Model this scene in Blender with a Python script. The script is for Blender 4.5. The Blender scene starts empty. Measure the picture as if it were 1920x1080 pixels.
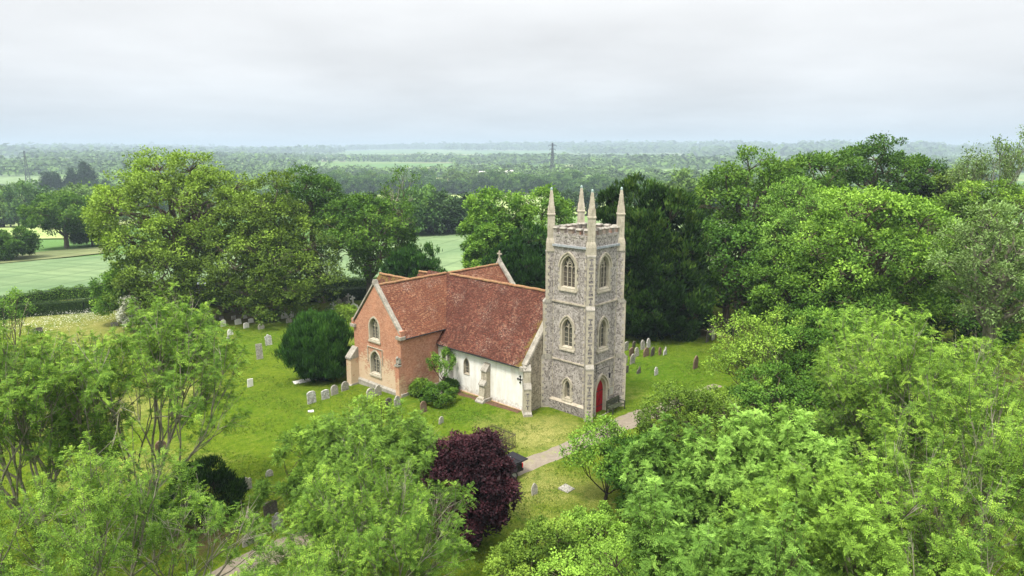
import bpy, bmesh, math, random
import numpy as np
from mathutils import Vector, Matrix
from mathutils.geometry import tessellate_polygon

C = bpy.context.scene
COL = C.collection
# ------------------------------------------------------------------ camera
F = 1280.0; PITCH = math.atan(260/1280); H = 19.7
CP, SP = math.cos(PITCH), math.sin(PITCH)
cam = bpy.data.cameras.new('camera'); co = bpy.data.objects.new('camera', cam); COL.objects.link(co)
cam.sensor_width = 36; cam.lens = 36*F/1920; cam.clip_start = .3; cam.clip_end = 40000
co.location = (0, 0, H); co.rotation_euler = (math.pi/2-PITCH, 0, 0)
C.camera = co
# ------------------------------------------------------------------ world: overcast sky
SUN_EL, SUN_AZ = 64, 215
w = bpy.data.worlds.new('World'); C.world = w; w.use_nodes = True
nt = w.node_tree; N_ = nt.nodes; L_ = nt.links
bg = N_['Background']
sky = N_.new('ShaderNodeTexSky'); sky.sky_type = 'NISHITA'; sky.sun_disc = False
sky.sun_elevation = math.radians(SUN_EL); sky.sun_rotation = math.radians(SUN_AZ)
tc = N_.new('ShaderNodeTexCoord'); sx = N_.new('ShaderNodeSeparateXYZ'); L_.new(tc.outputs['Generated'], sx.inputs[0])
# overcast brightness rises from the horizon to the zenith
mr = N_.new('ShaderNodeMapRange'); mr.inputs[1].default_value = 0; mr.inputs[2].default_value = 1
mr.inputs[3].default_value = 0; mr.inputs[4].default_value = 1; L_.new(sx.outputs[2], mr.inputs[0])
ramp = N_.new('ShaderNodeValToRGB'); L_.new(mr.outputs[0], ramp.inputs[0])
SKYB = 8.0
def skc(r, g, b): return (r/SKYB, g/SKYB, b/SKYB, 1)
el = ramp.color_ramp.elements
el[0].position = 0; el[0].color = skc(6.7, 7.3, 7.9)
el[1].position = 1; el[1].color = skc(33, 33.3, 34)
for p, c in ((.04, (7.5, 7.9, 8.35)), (.10, (8.8, 8.95, 9.15)), (.2, (10.1, 10.15, 10.2)), (.4, (14, 14.2, 14.6))):
    e_ = el.new(p); e_.color = skc(*c)
# cloud streaks (projected to a high flat layer so they flatten towards the horizon)
dv = N_.new('ShaderNodeMath'); dv.operation = 'ADD'; dv.inputs[1].default_value = .12; L_.new(sx.outputs[2], dv.inputs[0])
vd = N_.new('ShaderNodeVectorMath'); vd.operation = 'DIVIDE'; cx_ = N_.new('ShaderNodeCombineXYZ')
for i in range(3): L_.new(dv.outputs[0], cx_.inputs[i])
L_.new(tc.outputs['Generated'], vd.inputs[0]); L_.new(cx_.outputs[0], vd.inputs[1])
nz = N_.new('ShaderNodeTexNoise'); nz.inputs['Scale'].default_value = .55; nz.inputs['Detail'].default_value = 5
nz.inputs['Roughness'].default_value = .5; L_.new(vd.outputs[0], nz.inputs['Vector'])
cm = N_.new('ShaderNodeMapRange'); cm.inputs[1].default_value = .3; cm.inputs[2].default_value = .72
cm.inputs[3].default_value = .84; cm.inputs[4].default_value = 1.14; L_.new(nz.outputs[0], cm.inputs[0])
sc_ = N_.new('ShaderNodeVectorMath'); sc_.operation = 'SCALE'; L_.new(ramp.outputs[0], sc_.inputs[0]); L_.new(cm.outputs[0], sc_.inputs['Scale'])
sc2 = N_.new('ShaderNodeVectorMath'); sc2.operation = 'SCALE'; sc2.inputs['Scale'].default_value = SKYB; L_.new(sc_.outputs[0], sc2.inputs[0])
mx = N_.new('ShaderNodeMixRGB'); mx.inputs[0].default_value = .04
L_.new(sc2.outputs[0], mx.inputs[1]); L_.new(sky.outputs[0], mx.inputs[2]); L_.new(mx.outputs[0], bg.inputs[0])
bg.inputs[1].default_value = .076
# ------------------------------------------------------------------ sun through the cloud
sl = bpy.data.lights.new('sun', 'SUN'); so = bpy.data.objects.new('sun', sl); COL.objects.link(so)
sl.energy = 4.0; sl.angle = math.radians(12); sl.color = (1, .95, .86)
_az = math.radians(SUN_AZ); _el = math.radians(SUN_EL)
_sd = Vector((math.sin(_az)*math.cos(_el), math.cos(_az)*math.cos(_el), math.sin(_el)))   # direction to the sun
so.rotation_euler = _sd.to_track_quat('Z', 'Y').to_euler(); so.location = (0, 0, 200)
C.view_settings.view_transform = 'Standard'; C.view_settings.look = 'None'
C.view_settings.exposure = .42; C.view_settings.gamma = 1
C.cycles.use_denoising = True
C.cycles.max_bounces = 6; C.cycles.diffuse_bounces = 2; C.cycles.transmission_bounces = 3; C.cycles.glossy_bounces = 2
C.cycles.volume_bounces = 0; C.cycles.transparent_max_bounces = 6

# ------------------------------------------------------------------ frames of reference
def ray(x, y):
    u = (x-960)/F; v = -(y-540)/F
    return np.array([u, CP+v*SP, -SP+v*CP])
_a = math.atan(1430/1306.)
EV = np.array([-math.sin(_a), math.cos(_a)]); NV = np.array([math.cos(_a), math.sin(_a)])   # church east, church north
OR = np.array([5.66, 47.38])
def sstep(t):
    t = np.clip(t, 0, 1); return t*t*(3-2*t)
def T(x, y):
    """ground height"""
    x = np.asarray(x, float); y = np.asarray(y, float)
    e = (x-OR[0])*EV[0]+(y-OR[1])*EV[1]
    z = -.085*30*sstep((e-8)/52.)*1.15
    r = np.hypot(x, y)
    z = z-21*sstep((r-105)/520.)
    z = z-.4*sstep((e-13)/10)*sstep((16-((x-OR[0])*NV[0]+(y-OR[1])*NV[1]))/8)*0
    far = sstep((r-2300)/4200.)
    z = z+far*(37+14*np.sin(x/900.+1)+9*np.sin(x/420.+y/1500.))
    z = z+20*np.exp(-(((x+1250)/800.)**2+((y-1900)/650.)**2))
    z = z+5*np.exp(-(((x-300)/500.)**2+((y-1600)/400.)**2))
    z = z+.10*np.sin(x/5.3+y/7.1)*np.sin(y/6.3-x/9.)*sstep((r-20)/30)*(1-sstep((r-200)/100))
    return z
def at(x, y):
    """photo direction -> point on the ground"""
    d = ray(x, y); t = 5.0
    for k in range(4000):
        p = d*t; z = H+p[2]
        if z <= T(p[0], p[1]): break
        t *= 1.01 if t > 200 else 1.003
    lo, hi = t/1.012, t
    for k in range(30):
        m = (lo+hi)/2; p = d*m
        if H+p[2] <= T(p[0], p[1]): hi = m
        else: lo = m
    p = d*hi
    return np.array([p[0], p[1], float(T(p[0], p[1]))])
def atY(x, y, Y):
    d = ray(x, y); t = Y/d[1]
    return np.array([d[0]*t, Y, H+d[2]*t])
def ch(e, n, z=0.):
    p = OR+e*EV+n*NV
    return np.array([p[0], p[1], z])
CH_ROT = math.atan2(NV[1], NV[0])     # local x = church north, local y = church east

# ------------------------------------------------------------------ object helpers
def link(o, parent=None):
    COL.objects.link(o)
    if parent is not None: o.parent = parent
    return o
def tag(o, label=None, cat=None, group=None, kind=None):
    if label: o['label'] = label
    if cat: o['category'] = cat
    if group: o['group'] = group
    if kind: o['kind'] = kind
    return o
def empty(name, loc, rz=0, label=None, cat=None, group=None):
    o = bpy.data.objects.new(name, None); o.location = loc; o.rotation_euler = (0, 0, rz); o.empty_display_size = .3
    link(o); return tag(o, label, cat, group)
def np_mesh(name, V, faces_n, FI, mat, attrs=None, smooth=False):
    """V (n,3); FI flat index array of faces with faces_n verts each"""
    me = bpy.data.meshes.new(name)
    V = np.ascontiguousarray(V, dtype=np.float32); FI = np.ascontiguousarray(FI, dtype=np.int32).ravel()
    nf = len(FI)//faces_n
    me.vertices.add(len(V)); me.vertices.foreach_set('co', V.ravel())
    me.loops.add(len(FI)); me.loops.foreach_set('vertex_index', FI)
    me.polygons.add(nf); me.polygons.foreach_set('loop_start', np.arange(0, nf*faces_n, faces_n, dtype=np.int32))
    try: me.polygons.foreach_set('loop_total', np.full(nf, faces_n, dtype=np.int32))
    except Exception: pass
    if smooth: me.polygons.foreach_set('use_smooth', np.ones(nf, dtype=bool))
    for k, (dom, a) in (attrs or {}).items():
        at_ = me.attributes.new(k, 'FLOAT', dom); at_.data.foreach_set('value', np.ascontiguousarray(a, dtype=np.float32))
    me.update(calc_edges=True); me.materials.append(mat)
    return me
def nobj(name, me, parent=None): return link(bpy.data.objects.new(name, me), parent)

class MB:
    """collects polygons; cf converts the builder's coordinates"""
    def __init__(s, cf=None): s.v = []; s.f = []; s.cf = cf
    def face(s, pts):
        i = len(s.v); s.v += [tuple(p) for p in pts]; s.f.append(list(range(i, i+len(pts))))
    def mesh(s, V, Fc):
        i = len(s.v); s.v += [tuple(p) for p in V]; s.f += [[i+j for j in f] for f in Fc]
    def box(s, a0, a1, b0, b1, c0, c1, jit=0):
        V = [(a, b, c) for a in (a0, a1) for b in (b0, b1) for c in (c0, c1)]
        s.mesh(V, [(0, 1, 3, 2), (4, 6, 7, 5), (0, 4, 5, 1), (2, 3, 7, 6), (0, 2, 6, 4), (1, 5, 7, 3)])
    def obox(s, c, ax, ay, az, hx, hy, hz, tx=1, ty=1):
        """oriented box, top face scaled by tx, ty"""
        c = np.array(c, float); ax, ay, az = [np.array(q, float)/np.linalg.norm(q) for q in (ax, ay, az)]
        V = []
        for sz in (-1, 1):
            fx, fy = (1, 1) if sz < 0 else (tx, ty)
            for a, b in ((-1, -1), (1, -1), (1, 1), (-1, 1)):
                V.append(c+ax*a*hx*fx+ay*b*hy*fy+az*sz*hz)
        s.mesh(V, [(0, 3, 2, 1), (4, 5, 6, 7), (0, 1, 5, 4), (1, 2, 6, 5), (2, 3, 7, 6), (3, 0, 4, 7)])
    def loft(s, loops, cap=True, closed=True):
        n = len(loops[0]); i0 = len(s.v)
        for l in loops: s.v += [tuple(p) for p in l]
        for k in range(len(loops)-1):
            for j in range(n if closed else n-1):
                a = i0+k*n+j; b = i0+k*n+(j+1) % n
                s.f.append([a, b, b+n, a+n])
        if cap:
            s.f.append([i0+j for j in range(n)][::-1]); s.f.append([i0+(len(loops)-1)*n+j for j in range(n)])
    def tube(s, pts, r, n=6, cap=True):
        pts = [np.array(p, float) for p in pts]; rr = r if hasattr(r, '__len__') else [r]*len(pts)
        loops = []
        up = np.array([.13, .31, .94])
        for i, p in enumerate(pts):
            d = pts[min(i+1, len(pts)-1)]-pts[max(i-1, 0)]; d = d/(np.linalg.norm(d)+1e-9)
            a = np.cross(d, up); a /= np.linalg.norm(a)+1e-9; b = np.cross(d, a)
            loops.append([p+rr[i]*(math.cos(t)*a+math.sin(t)*b) for t in [2*math.pi*k/n for k in range(n)]])
        s.loft(loops, cap)
    def holed(s, outer, holes, mp):
        pl = [[Vector((u, v, 0)) for u, v in q] for q in [outer]+holes]
        flat = [p for q in pl for p in q]; tri = tessellate_polygon(pl)
        s.mesh([mp(p.x, p.y) for p in flat], [list(t) for t in tri])
    def build(s, name, mat, parent=None, smooth=False, bevel=0, recalc=True):
        me = bpy.data.meshes.new(name); V = s.v if s.cf is None else [s.cf(*p) for p in s.v]
        me.from_pydata([tuple(float(c) for c in p) for p in V], [], s.f)
        bm = bmesh.new(); bm.from_mesh(me)
        if recalc:
            bmesh.ops.remove_doubles(bm, verts=bm.verts, dist=1e-5); bmesh.ops.recalc_face_normals(bm, faces=bm.faces)
        if bevel:
            try: bmesh.ops.bevel(bm, geom=[e for e in bm.edges if len(e.link_faces) == 2 and e.calc_face_angle(0) > .6], offset=bevel, segments=1, affect='EDGES')
            except Exception: pass
        uv = bm.loops.layers.uv.new('UVMap'); bm.normal_update()
        for f in bm.faces:
            nrm = f.normal
            if abs(nrm.z) > .98: u = Vector((1, 0, 0)); v = Vector((0, 1, 0))
            else: u = Vector((0, 0, 1)).cross(nrm).normalized(); v = nrm.cross(u)
            for l in f.loops: l[uv].uv = (l.vert.co.dot(u), l.vert.co.dot(v))
            f.smooth = smooth
        bm.to_mesh(me); bm.free(); me.materials.append(mat)
        return nobj(name, me, parent)
def en(e, n, z): return (n, e, z)      # church builder coordinates -> local axes
def CB(): return MB(en)

# ------------------------------------------------------------------ materials
class NT:
    def __init__(s, name):
        s.m = bpy.data.materials.new(name); s.m.use_nodes = True; s.t = s.m.node_tree; s.b = s.t.nodes['Principled BSDF']
        s.b.inputs['Roughness'].default_value = .85; s.b.inputs['Specular IOR Level'].default_value = .1
    def n(s, ty, **kw):
        n = s.t.nodes.new('ShaderNode'+ty)
        for k, v in kw.items():
            if hasattr(n, k) and not k[0].isupper(): setattr(n, k, v)
            else: n.inputs[k.replace('_', ' ')].default_value = v
        return n
    def l(s, a, b): s.t.links.new(a, b)
    def coord(s, out='Object', scale=None):
        t = s.n('TexCoord').outputs[out]
        if scale is None: return t
        m = s.n('Mapping'); m.inputs['Scale'].default_value = scale; s.l(t, m.inputs[0]); return m.outputs[0]
    def noise(s, sc, det=4, rough=.6, vec=None, dist=0):
        n = s.n('TexNoise', Scale=sc, Detail=det, Roughness=rough); n.inputs['Distortion'].default_value = dist
        s.l(vec if vec is not None else s.coord(), n.inputs['Vector']); return n.outputs['Fac']
    def ramp(s, fac, stops, interp='LINEAR'):
        r = s.n('ValToRGB'); r.color_ramp.interpolation = interp; e = r.color_ramp.elements
        while len(e) > 1: e.remove(e[-1])
        e[0].position = stops[0][0]; e[0].color = col(stops[0][1])
        for p, c in stops[1:]:
            q = e.new(p); q.color = col(c)
        s.l(fac, r.inputs[0]); return r.outputs[0]
    def mix(s, fac, a, b, mode='MIX'):
        n = s.n('MixRGB', blend_type=mode)
        for i, v in ((0, fac), (1, a), (2, b)):
            if hasattr(v, 'is_output'): s.l(v, n.inputs[i])
            else: n.inputs[i].default_value = v if i == 0 else col(v)
        return n.outputs[0]
    def math(s, op, a, b=0, clamp=False):
        n = s.n('Math', operation=op, use_clamp=clamp)
        for i, v in ((0, a), (1, b)):
            if hasattr(v, 'is_output'): s.l(v, n.inputs[i])
            else: n.inputs[i].default_value = v
        return n.outputs[0]
    def attr(s, name):
        a = s.n('Attribute'); a.attribute_name = name; return a.outputs['Fac']
    def bump(s, h, strength=.5, dist=.02):
        b = s.n('Bump', Strength=strength, Distance=dist); s.l(h, b.inputs['Height']); s.l(b.outputs[0], s.b.inputs['Normal'])
    def base(s, c):
        if hasattr(c, 'is_output'): s.l(c, s.b.inputs['Base Color'])
        else: s.b.inputs['Base Color'].default_value = col(c)
        return s.m
def col(c):
    if isinstance(c, (int, float)): return (c, c, c, 1)
    return (c[0], c[1], c[2], 1)
def S(r, g, b):
    """an sRGB triple as a linear colour"""
    f = lambda v: (v/255/12.92) if v <= 10 else ((v/255+.055)/1.055)**2.4
    return (f(r), f(g), f(b))
def k_(c, f): return tuple(v*f for v in c)
MAT = {}
LEAFK = {'leaf_yew_green': .8, 'leaf_oak': 1.45, 'leaf_white': 1, 'leaf_purple': .75, 'leaf_yew': 1.1, 'leaf_gold': 1.1, 'leaf_hedge_dark': 1.0, 'leaf_willow': 1.0, 'leaf_far': 1.4, 'leaf_far_dark': 1.2, 'grass_blades': 1, 'leaf_oak_dark': 1.15}
def leafmat(name, dark, mid, light, young=None, trans=.32, gloss=.25):
    s = NT(name); tone = s.attr('tone')
    f = LEAFK.get(name, 1.1); trans *= .6; ty = lambda c: (min(c[0]*1.12, c[1]*(.66 if name in ('leaf_oak', 'leaf_hawthorn', 'leaf_cherry', 'leaf_gold', 'leaf_willow', 'grass_blades', 'leaf_ash') else .60)), c[1], max(c[2]*.8, c[1]*.13))
    if not name.startswith(('leaf_purple', 'leaf_white')): dark, mid, light, young = ty(dark), ty(mid), ty(light), young and ty(young)
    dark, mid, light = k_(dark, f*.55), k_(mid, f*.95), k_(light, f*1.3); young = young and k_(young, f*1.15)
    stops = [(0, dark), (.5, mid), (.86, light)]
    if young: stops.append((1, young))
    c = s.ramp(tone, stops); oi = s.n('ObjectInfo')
    c = s.mix(s.math('MULTIPLY', oi.outputs['Random'], .18), c, k_(mid, .75))
    s.base(c); s.b.inputs['Roughness'].default_value = .6; s.b.inputs['Specular IOR Level'].default_value = gloss*.3
    tr = s.n('BsdfTranslucent'); tcol = s.mix(1, c, (1.05, 1.1, .45), 'MULTIPLY'); s.l(tcol, tr.inputs[0])
    mx = s.n('MixShader'); mx.inputs[0].default_value = trans
    s.l(s.b.outputs[0], mx.inputs[1]); s.l(tr.outputs[0], mx.inputs[2]); s.l(mx.outputs[0], s.t.nodes['Material Output'].inputs[0])
    MAT[name] = s.m; return s.m
leafmat('leaf_ash', (.035, .095, .012), (.085, .19, .022), (.16, .29, .035), (.33, .42, .04))
leafmat('leaf_ash_cool', (.04, .10, .022), (.09, .19, .035), (.16, .28, .05), (.26, .36, .06))
leafmat('leaf_pale', (.055, .14, .03), (.12, .26, .05), (.20, .36, .08), (.30, .44, .10))
leafmat('leaf_elder', (.05, .12, .015), (.12, .24, .03), (.21, .35, .045), (.34, .45, .05))
leafmat('leaf_hawthorn', (.035, .08, .01), (.085, .165, .018), (.17, .25, .028), (.27, .33, .04))
leafmat('leaf_cherry', (.06, .15, .02), (.14, .27, .03), (.24, .38, .045), (.36, .46, .06))
leafmat('leaf_oak', (.02, .05, .008), (.07, .125, .015), (.14, .195, .026), (.22, .27, .035))
leafmat('leaf_oak_dark', (.014, .05, .009), (.04, .105, .016), (.075, .16, .025), (.11, .2, .03))
leafmat('leaf_oak_bright', (.03, .09, .008), (.09, .2, .015), (.18, .32, .025), (.30, .42, .035))
leafmat('leaf_maple_green', (.03, .1, .012), (.075, .185, .02), (.14, .27, .03), (.2, .33, .04))
leafmat('leaf_willow', (.08, .15, .05), (.17, .27, .10), (.27, .38, .17), (.36, .46, .22))
leafmat('leaf_yew', (.007, .022, .006), (.016, .048, .010), (.035, .085, .015), (.075, .13, .025), .12)
leafmat('leaf_yew_green', (.012, .05, .010), (.03, .10, .018), (.06, .17, .03), (.10, .24, .045), .15)
leafmat('leaf_purple', (.012, .004, .006), (.045, .012, .018), (.10, .03, .038), (.16, .06, .07), .2, .6)
leafmat('leaf_gold', (.12, .16, .012), (.25, .32, .02), (.38, .45, .03), (.5, .55, .05))
leafmat('leaf_spruce', (.01, .03, .015), (.022, .055, .028), (.04, .085, .04), None, .1)
leafmat('leaf_hedge', (.03, .08, .01), (.05, .12, .013), (.10, .19, .02), (.18, .28, .03), .2)
leafmat('leaf_hedge_dark', (.010, .028, .006), (.022, .055, .009), (.045, .09, .014), None, .15)
leafmat('leaf_white', (.3, .34, .22), (.6, .62, .5), (.78, .78, .7), None, .2)
leafmat('leaf_far', (.02, .06, .02), (.045, .11, .03), (.085, .165, .045), (.12, .2, .05), .2)
leafmat('leaf_far_dark', (.012, .035, .016), (.025, .06, .025), (.045, .09, .035), None, .2)
def barkmat(name, a, b, moss=0):
    s = NT(name); n = s.noise(6, 5, .7, s.coord('Object', (1, 1, .25))); c = s.ramp(n, [(.3, a), (.7, b)])
    if moss: c = s.mix(s.ramp(s.noise(1.3), [(.5, 0), (.62, moss)]), c, (.06, .09, .02))
    s.base(c); s.bump(n, .7, .03); MAT[name] = s.m
barkmat('bark', (.05, .035, .024), (.15, .12, .085), .6)
barkmat('bark_ash', (.10, .09, .06), (.26, .24, .18), .6)
barkmat('bark_dead', (.22, .19, .14), (.46, .42, .34))
barkmat('bark_dark', (.02, .016, .012), (.06, .048, .035))

def build_arch_mats():
    # flint rubble
    def flint(name, mortar, lo, mid, hi, dark=0., speck=.5, grime=True):
        s = NT(name); v = s.n('TexVoronoi', Scale=8.5); v.inputs['Randomness'].default_value = 1
        co_ = s.mix(.06, s.coord(), s.noise_col(9), 'ADD') if hasattr(s, 'noise_col') else s.coord()
        s.l(co_, v.inputs['Vector'])
        sp = s.n('SeparateColor'); s.l(v.outputs['Color'], sp.inputs[0])
        c = s.ramp(sp.outputs[0], [(0, lo), (.3, mid), (.62, hi), (.9, k_(hi, 1.35))], 'LINEAR')
        v2 = s.n('TexVoronoi', Scale=8.5); v2.feature = 'DISTANCE_TO_EDGE'; s.l(co_, v2.inputs['Vector'])
        ed = s.ramp(v2.outputs['Distance'], [(.02, 1), (.12, 0)])
        c = s.mix(s.math('MULTIPLY', ed, .75), c, mortar)
        big = s.noise(.9, 5, .65); c = s.mix(s.ramp(big, [(.42, 0), (.75, .55)]), c, k_(mid, .75))
        med = s.noise(3.2, 4, .7); c = s.mix(s.ramp(med, [(.35, .35), (.6, 0)]), c, k_(mortar, 1.1))
        if grime:
            stk = s.noise(1.4, 5, .7, s.coord('Object', (2.4, 2.4, .22))); c = s.mix(s.ramp(stk, [(.5, 0), (.7, .5)]), c, (.10, .085, .07)); stl = s.noise(1.1, 5, .7, s.coord('Object', (1.5, 1.5, .5))); c = s.mix(s.ramp(stl, [(.54, 0), (.72, .45)]), c, k_(hi, 1.25))
            z = s.n('SeparateXYZ'); s.l(s.coord(), z.inputs[0])
            g = s.math('MULTIPLY', s.ramp(z.outputs[2], [(0, 1), (.28, .5), (.9, 0)]), s.ramp(s.noise(1.1), [(.35, 0), (.6, 1)]))
            c = s.mix(s.math('MULTIPLY', g, .5), c, (.07, .055, .045))
        s.base(c); s.bump(v2.outputs['Distance'], .6, .03); MAT[name] = s.m
    flint('flint', (.38, .34, .295), (.042, .036, .034), (.165, .146, .135), (.34, .312, .29))
    flint('flint_brown', (.42, .37, .29), (.07, .055, .04), (.22, .18, .13), (.36, .31, .24))
    flint('flint_panel', (.24, .22, .2), (.05, .045, .045), (.12, .105, .10), (.22, .2, .19), grime=False)
    # dressed limestone, streaked and lichened
    def stone(name, a, b, st, amt=.5):
        s = NT(name); n = s.noise(2.2, 6, .65); c = s.ramp(n, [(.3, a), (.7, b)])
        s2 = s.noise(1.6, 5, .7, s.coord('Object', (2.2, 2.2, .6))); c = s.mix(s.ramp(s2, [(.5, 0), (.68, amt)]), c, st)
        s3 = s.noise(11, 3, .6); c = s.mix(s.ramp(s3, [(.56, 0), (.64, amt*.6)]), c, k_(st, .8))
        br = s.n('TexBrick'); br.inputs['Scale'].default_value = 1; br.inputs['Brick Width'].default_value = .55; br.inputs['Row Height'].default_value = .3; br.inputs['Mortar Size'].default_value = .012
        s.l(s.coord('UV'), br.inputs['Vector']); c = s.mix(s.math('MULTIPLY', br.outputs['Fac'], .35), c, k_(a, .6))
        s.base(c); s.bump(s3, .5, .015); MAT[name] = s.m
    stone('stone', (.37, .33, .25), (.51, .46, .36), (.19, .17, .13), .55)
    stone('stone_worn', (.34, .30, .23), (.52, .46, .36), (.14, .12, .09), .7)
    stone('stone_grey', (.26, .24, .20), (.42, .39, .33), (.12, .11, .09), .6)
    stone('coping', (.22, .20, .165), (.40, .365, .30), (.10, .095, .07), .6)
    # brick
    def brick(name, c1, c2, mortar, lime=None, scale=1):
        s = NT(name); b = s.n('TexBrick'); b.offset = .5
        b.inputs['Scale'].default_value = 1; b.inputs['Brick Width'].default_value = .23; b.inputs['Row Height'].default_value = .075
        b.inputs['Mortar Size'].default_value = .009; b.inputs['Color1'].default_value = col(c1); b.inputs['Color2'].default_value = col(c2); b.inputs['Mortar'].default_value = col(mortar)
        s.l(s.coord('UV'), b.inputs['Vector']); c = b.outputs['Color']
        c = s.mix(s.ramp(s.noise(7, 3, .7), [(.4, 0), (.62, .5)]), c, k_(c1, .5))
        c = s.mix(s.ramp(s.noise(14, 3, .7), [(.55, 0), (.68, .5)]), c, k_(c2, 1.5))
        c = s.mix(s.ramp(s.noise(.7, 5, .65), [(.42, 0), (.7, .45)]), c, k_(c2, 1.15))
        if lime:
            z = s.n('SeparateXYZ'); s.l(s.coord(), z.inputs[0])
            m = s.math('MULTIPLY_ADD', z.outputs[2], -.30); 
            m_ = s.t.nodes[-1]; m_.inputs[2].default_value = lime[3]
            m = s.math('ADD', m, s.math('MULTIPLY', s.math('SUBTRACT', s.noise(.9, 6, .7), .5), 2.2))
            st = s.noise(2.4, 6, .75, s.coord('Object', (1, 1, 3.2)))
            m = s.math('ADD', m, s.math('MULTIPLY', s.math('SUBTRACT', st, .5), 2.6))
            fac = s.ramp(m, [(.35, 0), (.65, lime[4])])
            c = s.mix(fac, c, lime[:3])
            gr = s.math('MULTIPLY', fac, s.ramp(s.noise(5, 5, .8, s.coord('Object', (1, 1, 2.6))), [(.60, 0), (.66, .8)])); c = s.mix(gr, c, (.2, .13, .09))
        s.base(c); s.bump(b.outputs['Fac'], .3, -.01); MAT[name] = s.m
    brick('brick', (.37, .13, .068), (.51, .225, .135), (.46, .36, .27), (.62, .47, .29, .75, .6))
    brick('brick_gable', (.36, .13, .072), (.51, .24, .145), (.46, .37, .28), (.60, .48, .33, 1.12, .80))
    # clay roof tiles
    def tiles(name, c1, c2, mossy=.3):
        s = NT(name); b = s.n('TexBrick'); b.offset = .5
        b.inputs['Scale'].default_value = 1; b.inputs['Brick Width'].default_value = .17; b.inputs['Row Height'].default_value = .11
        b.inputs['Mortar Size'].default_value = .012; b.inputs['Mortar Smooth'].default_value = .4; b.inputs['Bias'].default_value = -.1
        b.inputs['Color1'].default_value = col(c1); b.inputs['Color2'].default_value = col(c2); b.inputs['Mortar'].default_value = col(k_(c1, .25))
        wv = s.mix(.02, s.coord('UV'), s.noise_vec(1.5)) if hasattr(s, 'noise_vec') else s.coord('UV')
        s.l(wv, b.inputs['Vector']); c = b.outputs['Color']
        # individual tiles paler or burnt
        sn = s.n('VectorMath', operation='SNAP'); mp = s.n('Mapping'); s.l(s.coord('UV'), mp.inputs[0]); mp.inputs['Scale'].default_value = (1/.17, 1/.11, 1)
        sn.inputs[1].default_value = (1, 1, 1); s.l(mp.outputs[0], sn.inputs[0]); wn = s.n('TexWhiteNoise'); wn.noise_dimensions = '2D'; s.l(sn.outputs[0], wn.inputs['Vector'])
        c = s.mix(s.ramp(wn.outputs['Value'], [(0, .75), (.22, 0), (1, 0)]), c, k_(c1, .45))
        c = s.mix(s.ramp(wn.outputs['Value'], [(.76, 0), (.97, .55)]), c, (c2[0]*1.4, c2[1]*2.0, c2[2]*2.0))
        rw = s.n('TexWave', Scale=1.43); rw.bands_direction = 'Y'; rw.inputs['Distortion'].default_value = .5; s.l(s.coord('UV'), rw.inputs['Vector']); c = s.mix(s.ramp(rw.outputs['Fac'], [(.1, .45), (.4, 0)]), c, k_(c1, .45))
        pt = s.noise(.55, 5, .7); c = s.mix(s.ramp(pt, [(.4, .55), (.62, 0)]), c, k_(c1, .6))
        lich = s.math('MULTIPLY', s.ramp(s.noise(9, 4, .8), [(.52, 0), (.64, 1)]), s.ramp(s.noise(.6, 3, .6), [(.5, .06), (.7, .8)]))
        c = s.mix(lich, c, (.42, .33, .26))
        m = s.attr('moss'); mm = s.math('ADD', m, s.math('MULTIPLY', s.math('SUBTRACT', s.noise(2.2, 5, .7), .5), 1.6))
        c = s.mix(s.ramp(mm, [(.42, 0), (.75, .85)]), c, (.15, .12, .025))
        s.base(c); s.bump(b.outputs['Fac'], .5, -.03); MAT[name] = s.m
    tiles('tiles', (.09, .032, .022), (.205, .074, .046))
    tiles('tiles_red', (.165, .062, .036), (.31, .125, .07))
    s = NT('battlement'); c = s.ramp(s.noise(2.5, 5, .7), [(.35, (.28, .13, .09)), (.45, (.24, .19, .15)), (.6, (.22, .2, .17)), (.75, (.40, .37, .31))]); s.base(c); MAT['battlement'] = s.m
    s = NT('ridge_tile'); c = s.ramp(s.noise(5, 4, .7), [(.35, (.16, .10, .05)), (.5, (.3, .15, .08)), (.66, (.2, .19, .08))]); s.base(c); s.bump(s.noise(20), .5, .02); MAT['ridge_tile'] = s.m
    # limewashed wall
    s = NT('limewash'); n = s.noise(1.2, 6, .7); c = s.ramp(n, [(.3, (.74, .72, .66)), (.7, (.86, .85, .81))])
    b = s.n('TexBrick'); b.inputs['Scale'].default_value = 1; b.inputs['Brick Width'].default_value = .26; b.inputs['Row Height'].default_value = .09; b.inputs['Mortar Size'].default_value = .012; s.l(s.coord('UV'), b.inputs['Vector'])
    c = s.mix(s.math('MULTIPLY', b.outputs['Fac'], .12), c, (.5, .47, .42))
    z = s.n('SeparateXYZ'); s.l(s.coord(), z.inputs[0])
    low = s.math('SUBTRACT', .75, z.outputs[2]); low = s.math('ADD', low, s.math('MULTIPLY', s.math('SUBTRACT', s.noise(3.5, 6, .8), .5), 2.6))
    c = s.mix(s.ramp(low, [(.2, 0), (1.0, .85)]), c, (.20, .16, .11))
    c = s.mix(s.ramp(s.noise(.8, 5, .7, s.coord('Object', (2, 2, .35))), [(.46, 0), (.72, .6)]), c, (.50, .43, .34))
    s.base(c); s.bump(b.outputs['Fac'], .3, -.01); MAT['limewash'] = s.m
    # glass with lead lattice
    s = NT('leaded_glass'); mp = s.n('Mapping'); mp.inputs['Rotation'].default_value = (0, 0, .785); s.l(s.coord('UV'), mp.inputs[0])
    b = s.n('TexBrick'); b.offset = 0; b.inputs['Scale'].default_value = 1; b.inputs['Brick Width'].default_value = .13; b.inputs['Row Height'].default_value = .13; b.inputs['Mortar Size'].default_value = .012
    b.inputs['Color1'].default_value = col((.035, .035, .03)); b.inputs['Color2'].default_value = col((.075, .078, .065)); b.inputs['Mortar'].default_value = col((.13, .12, .10))
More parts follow.
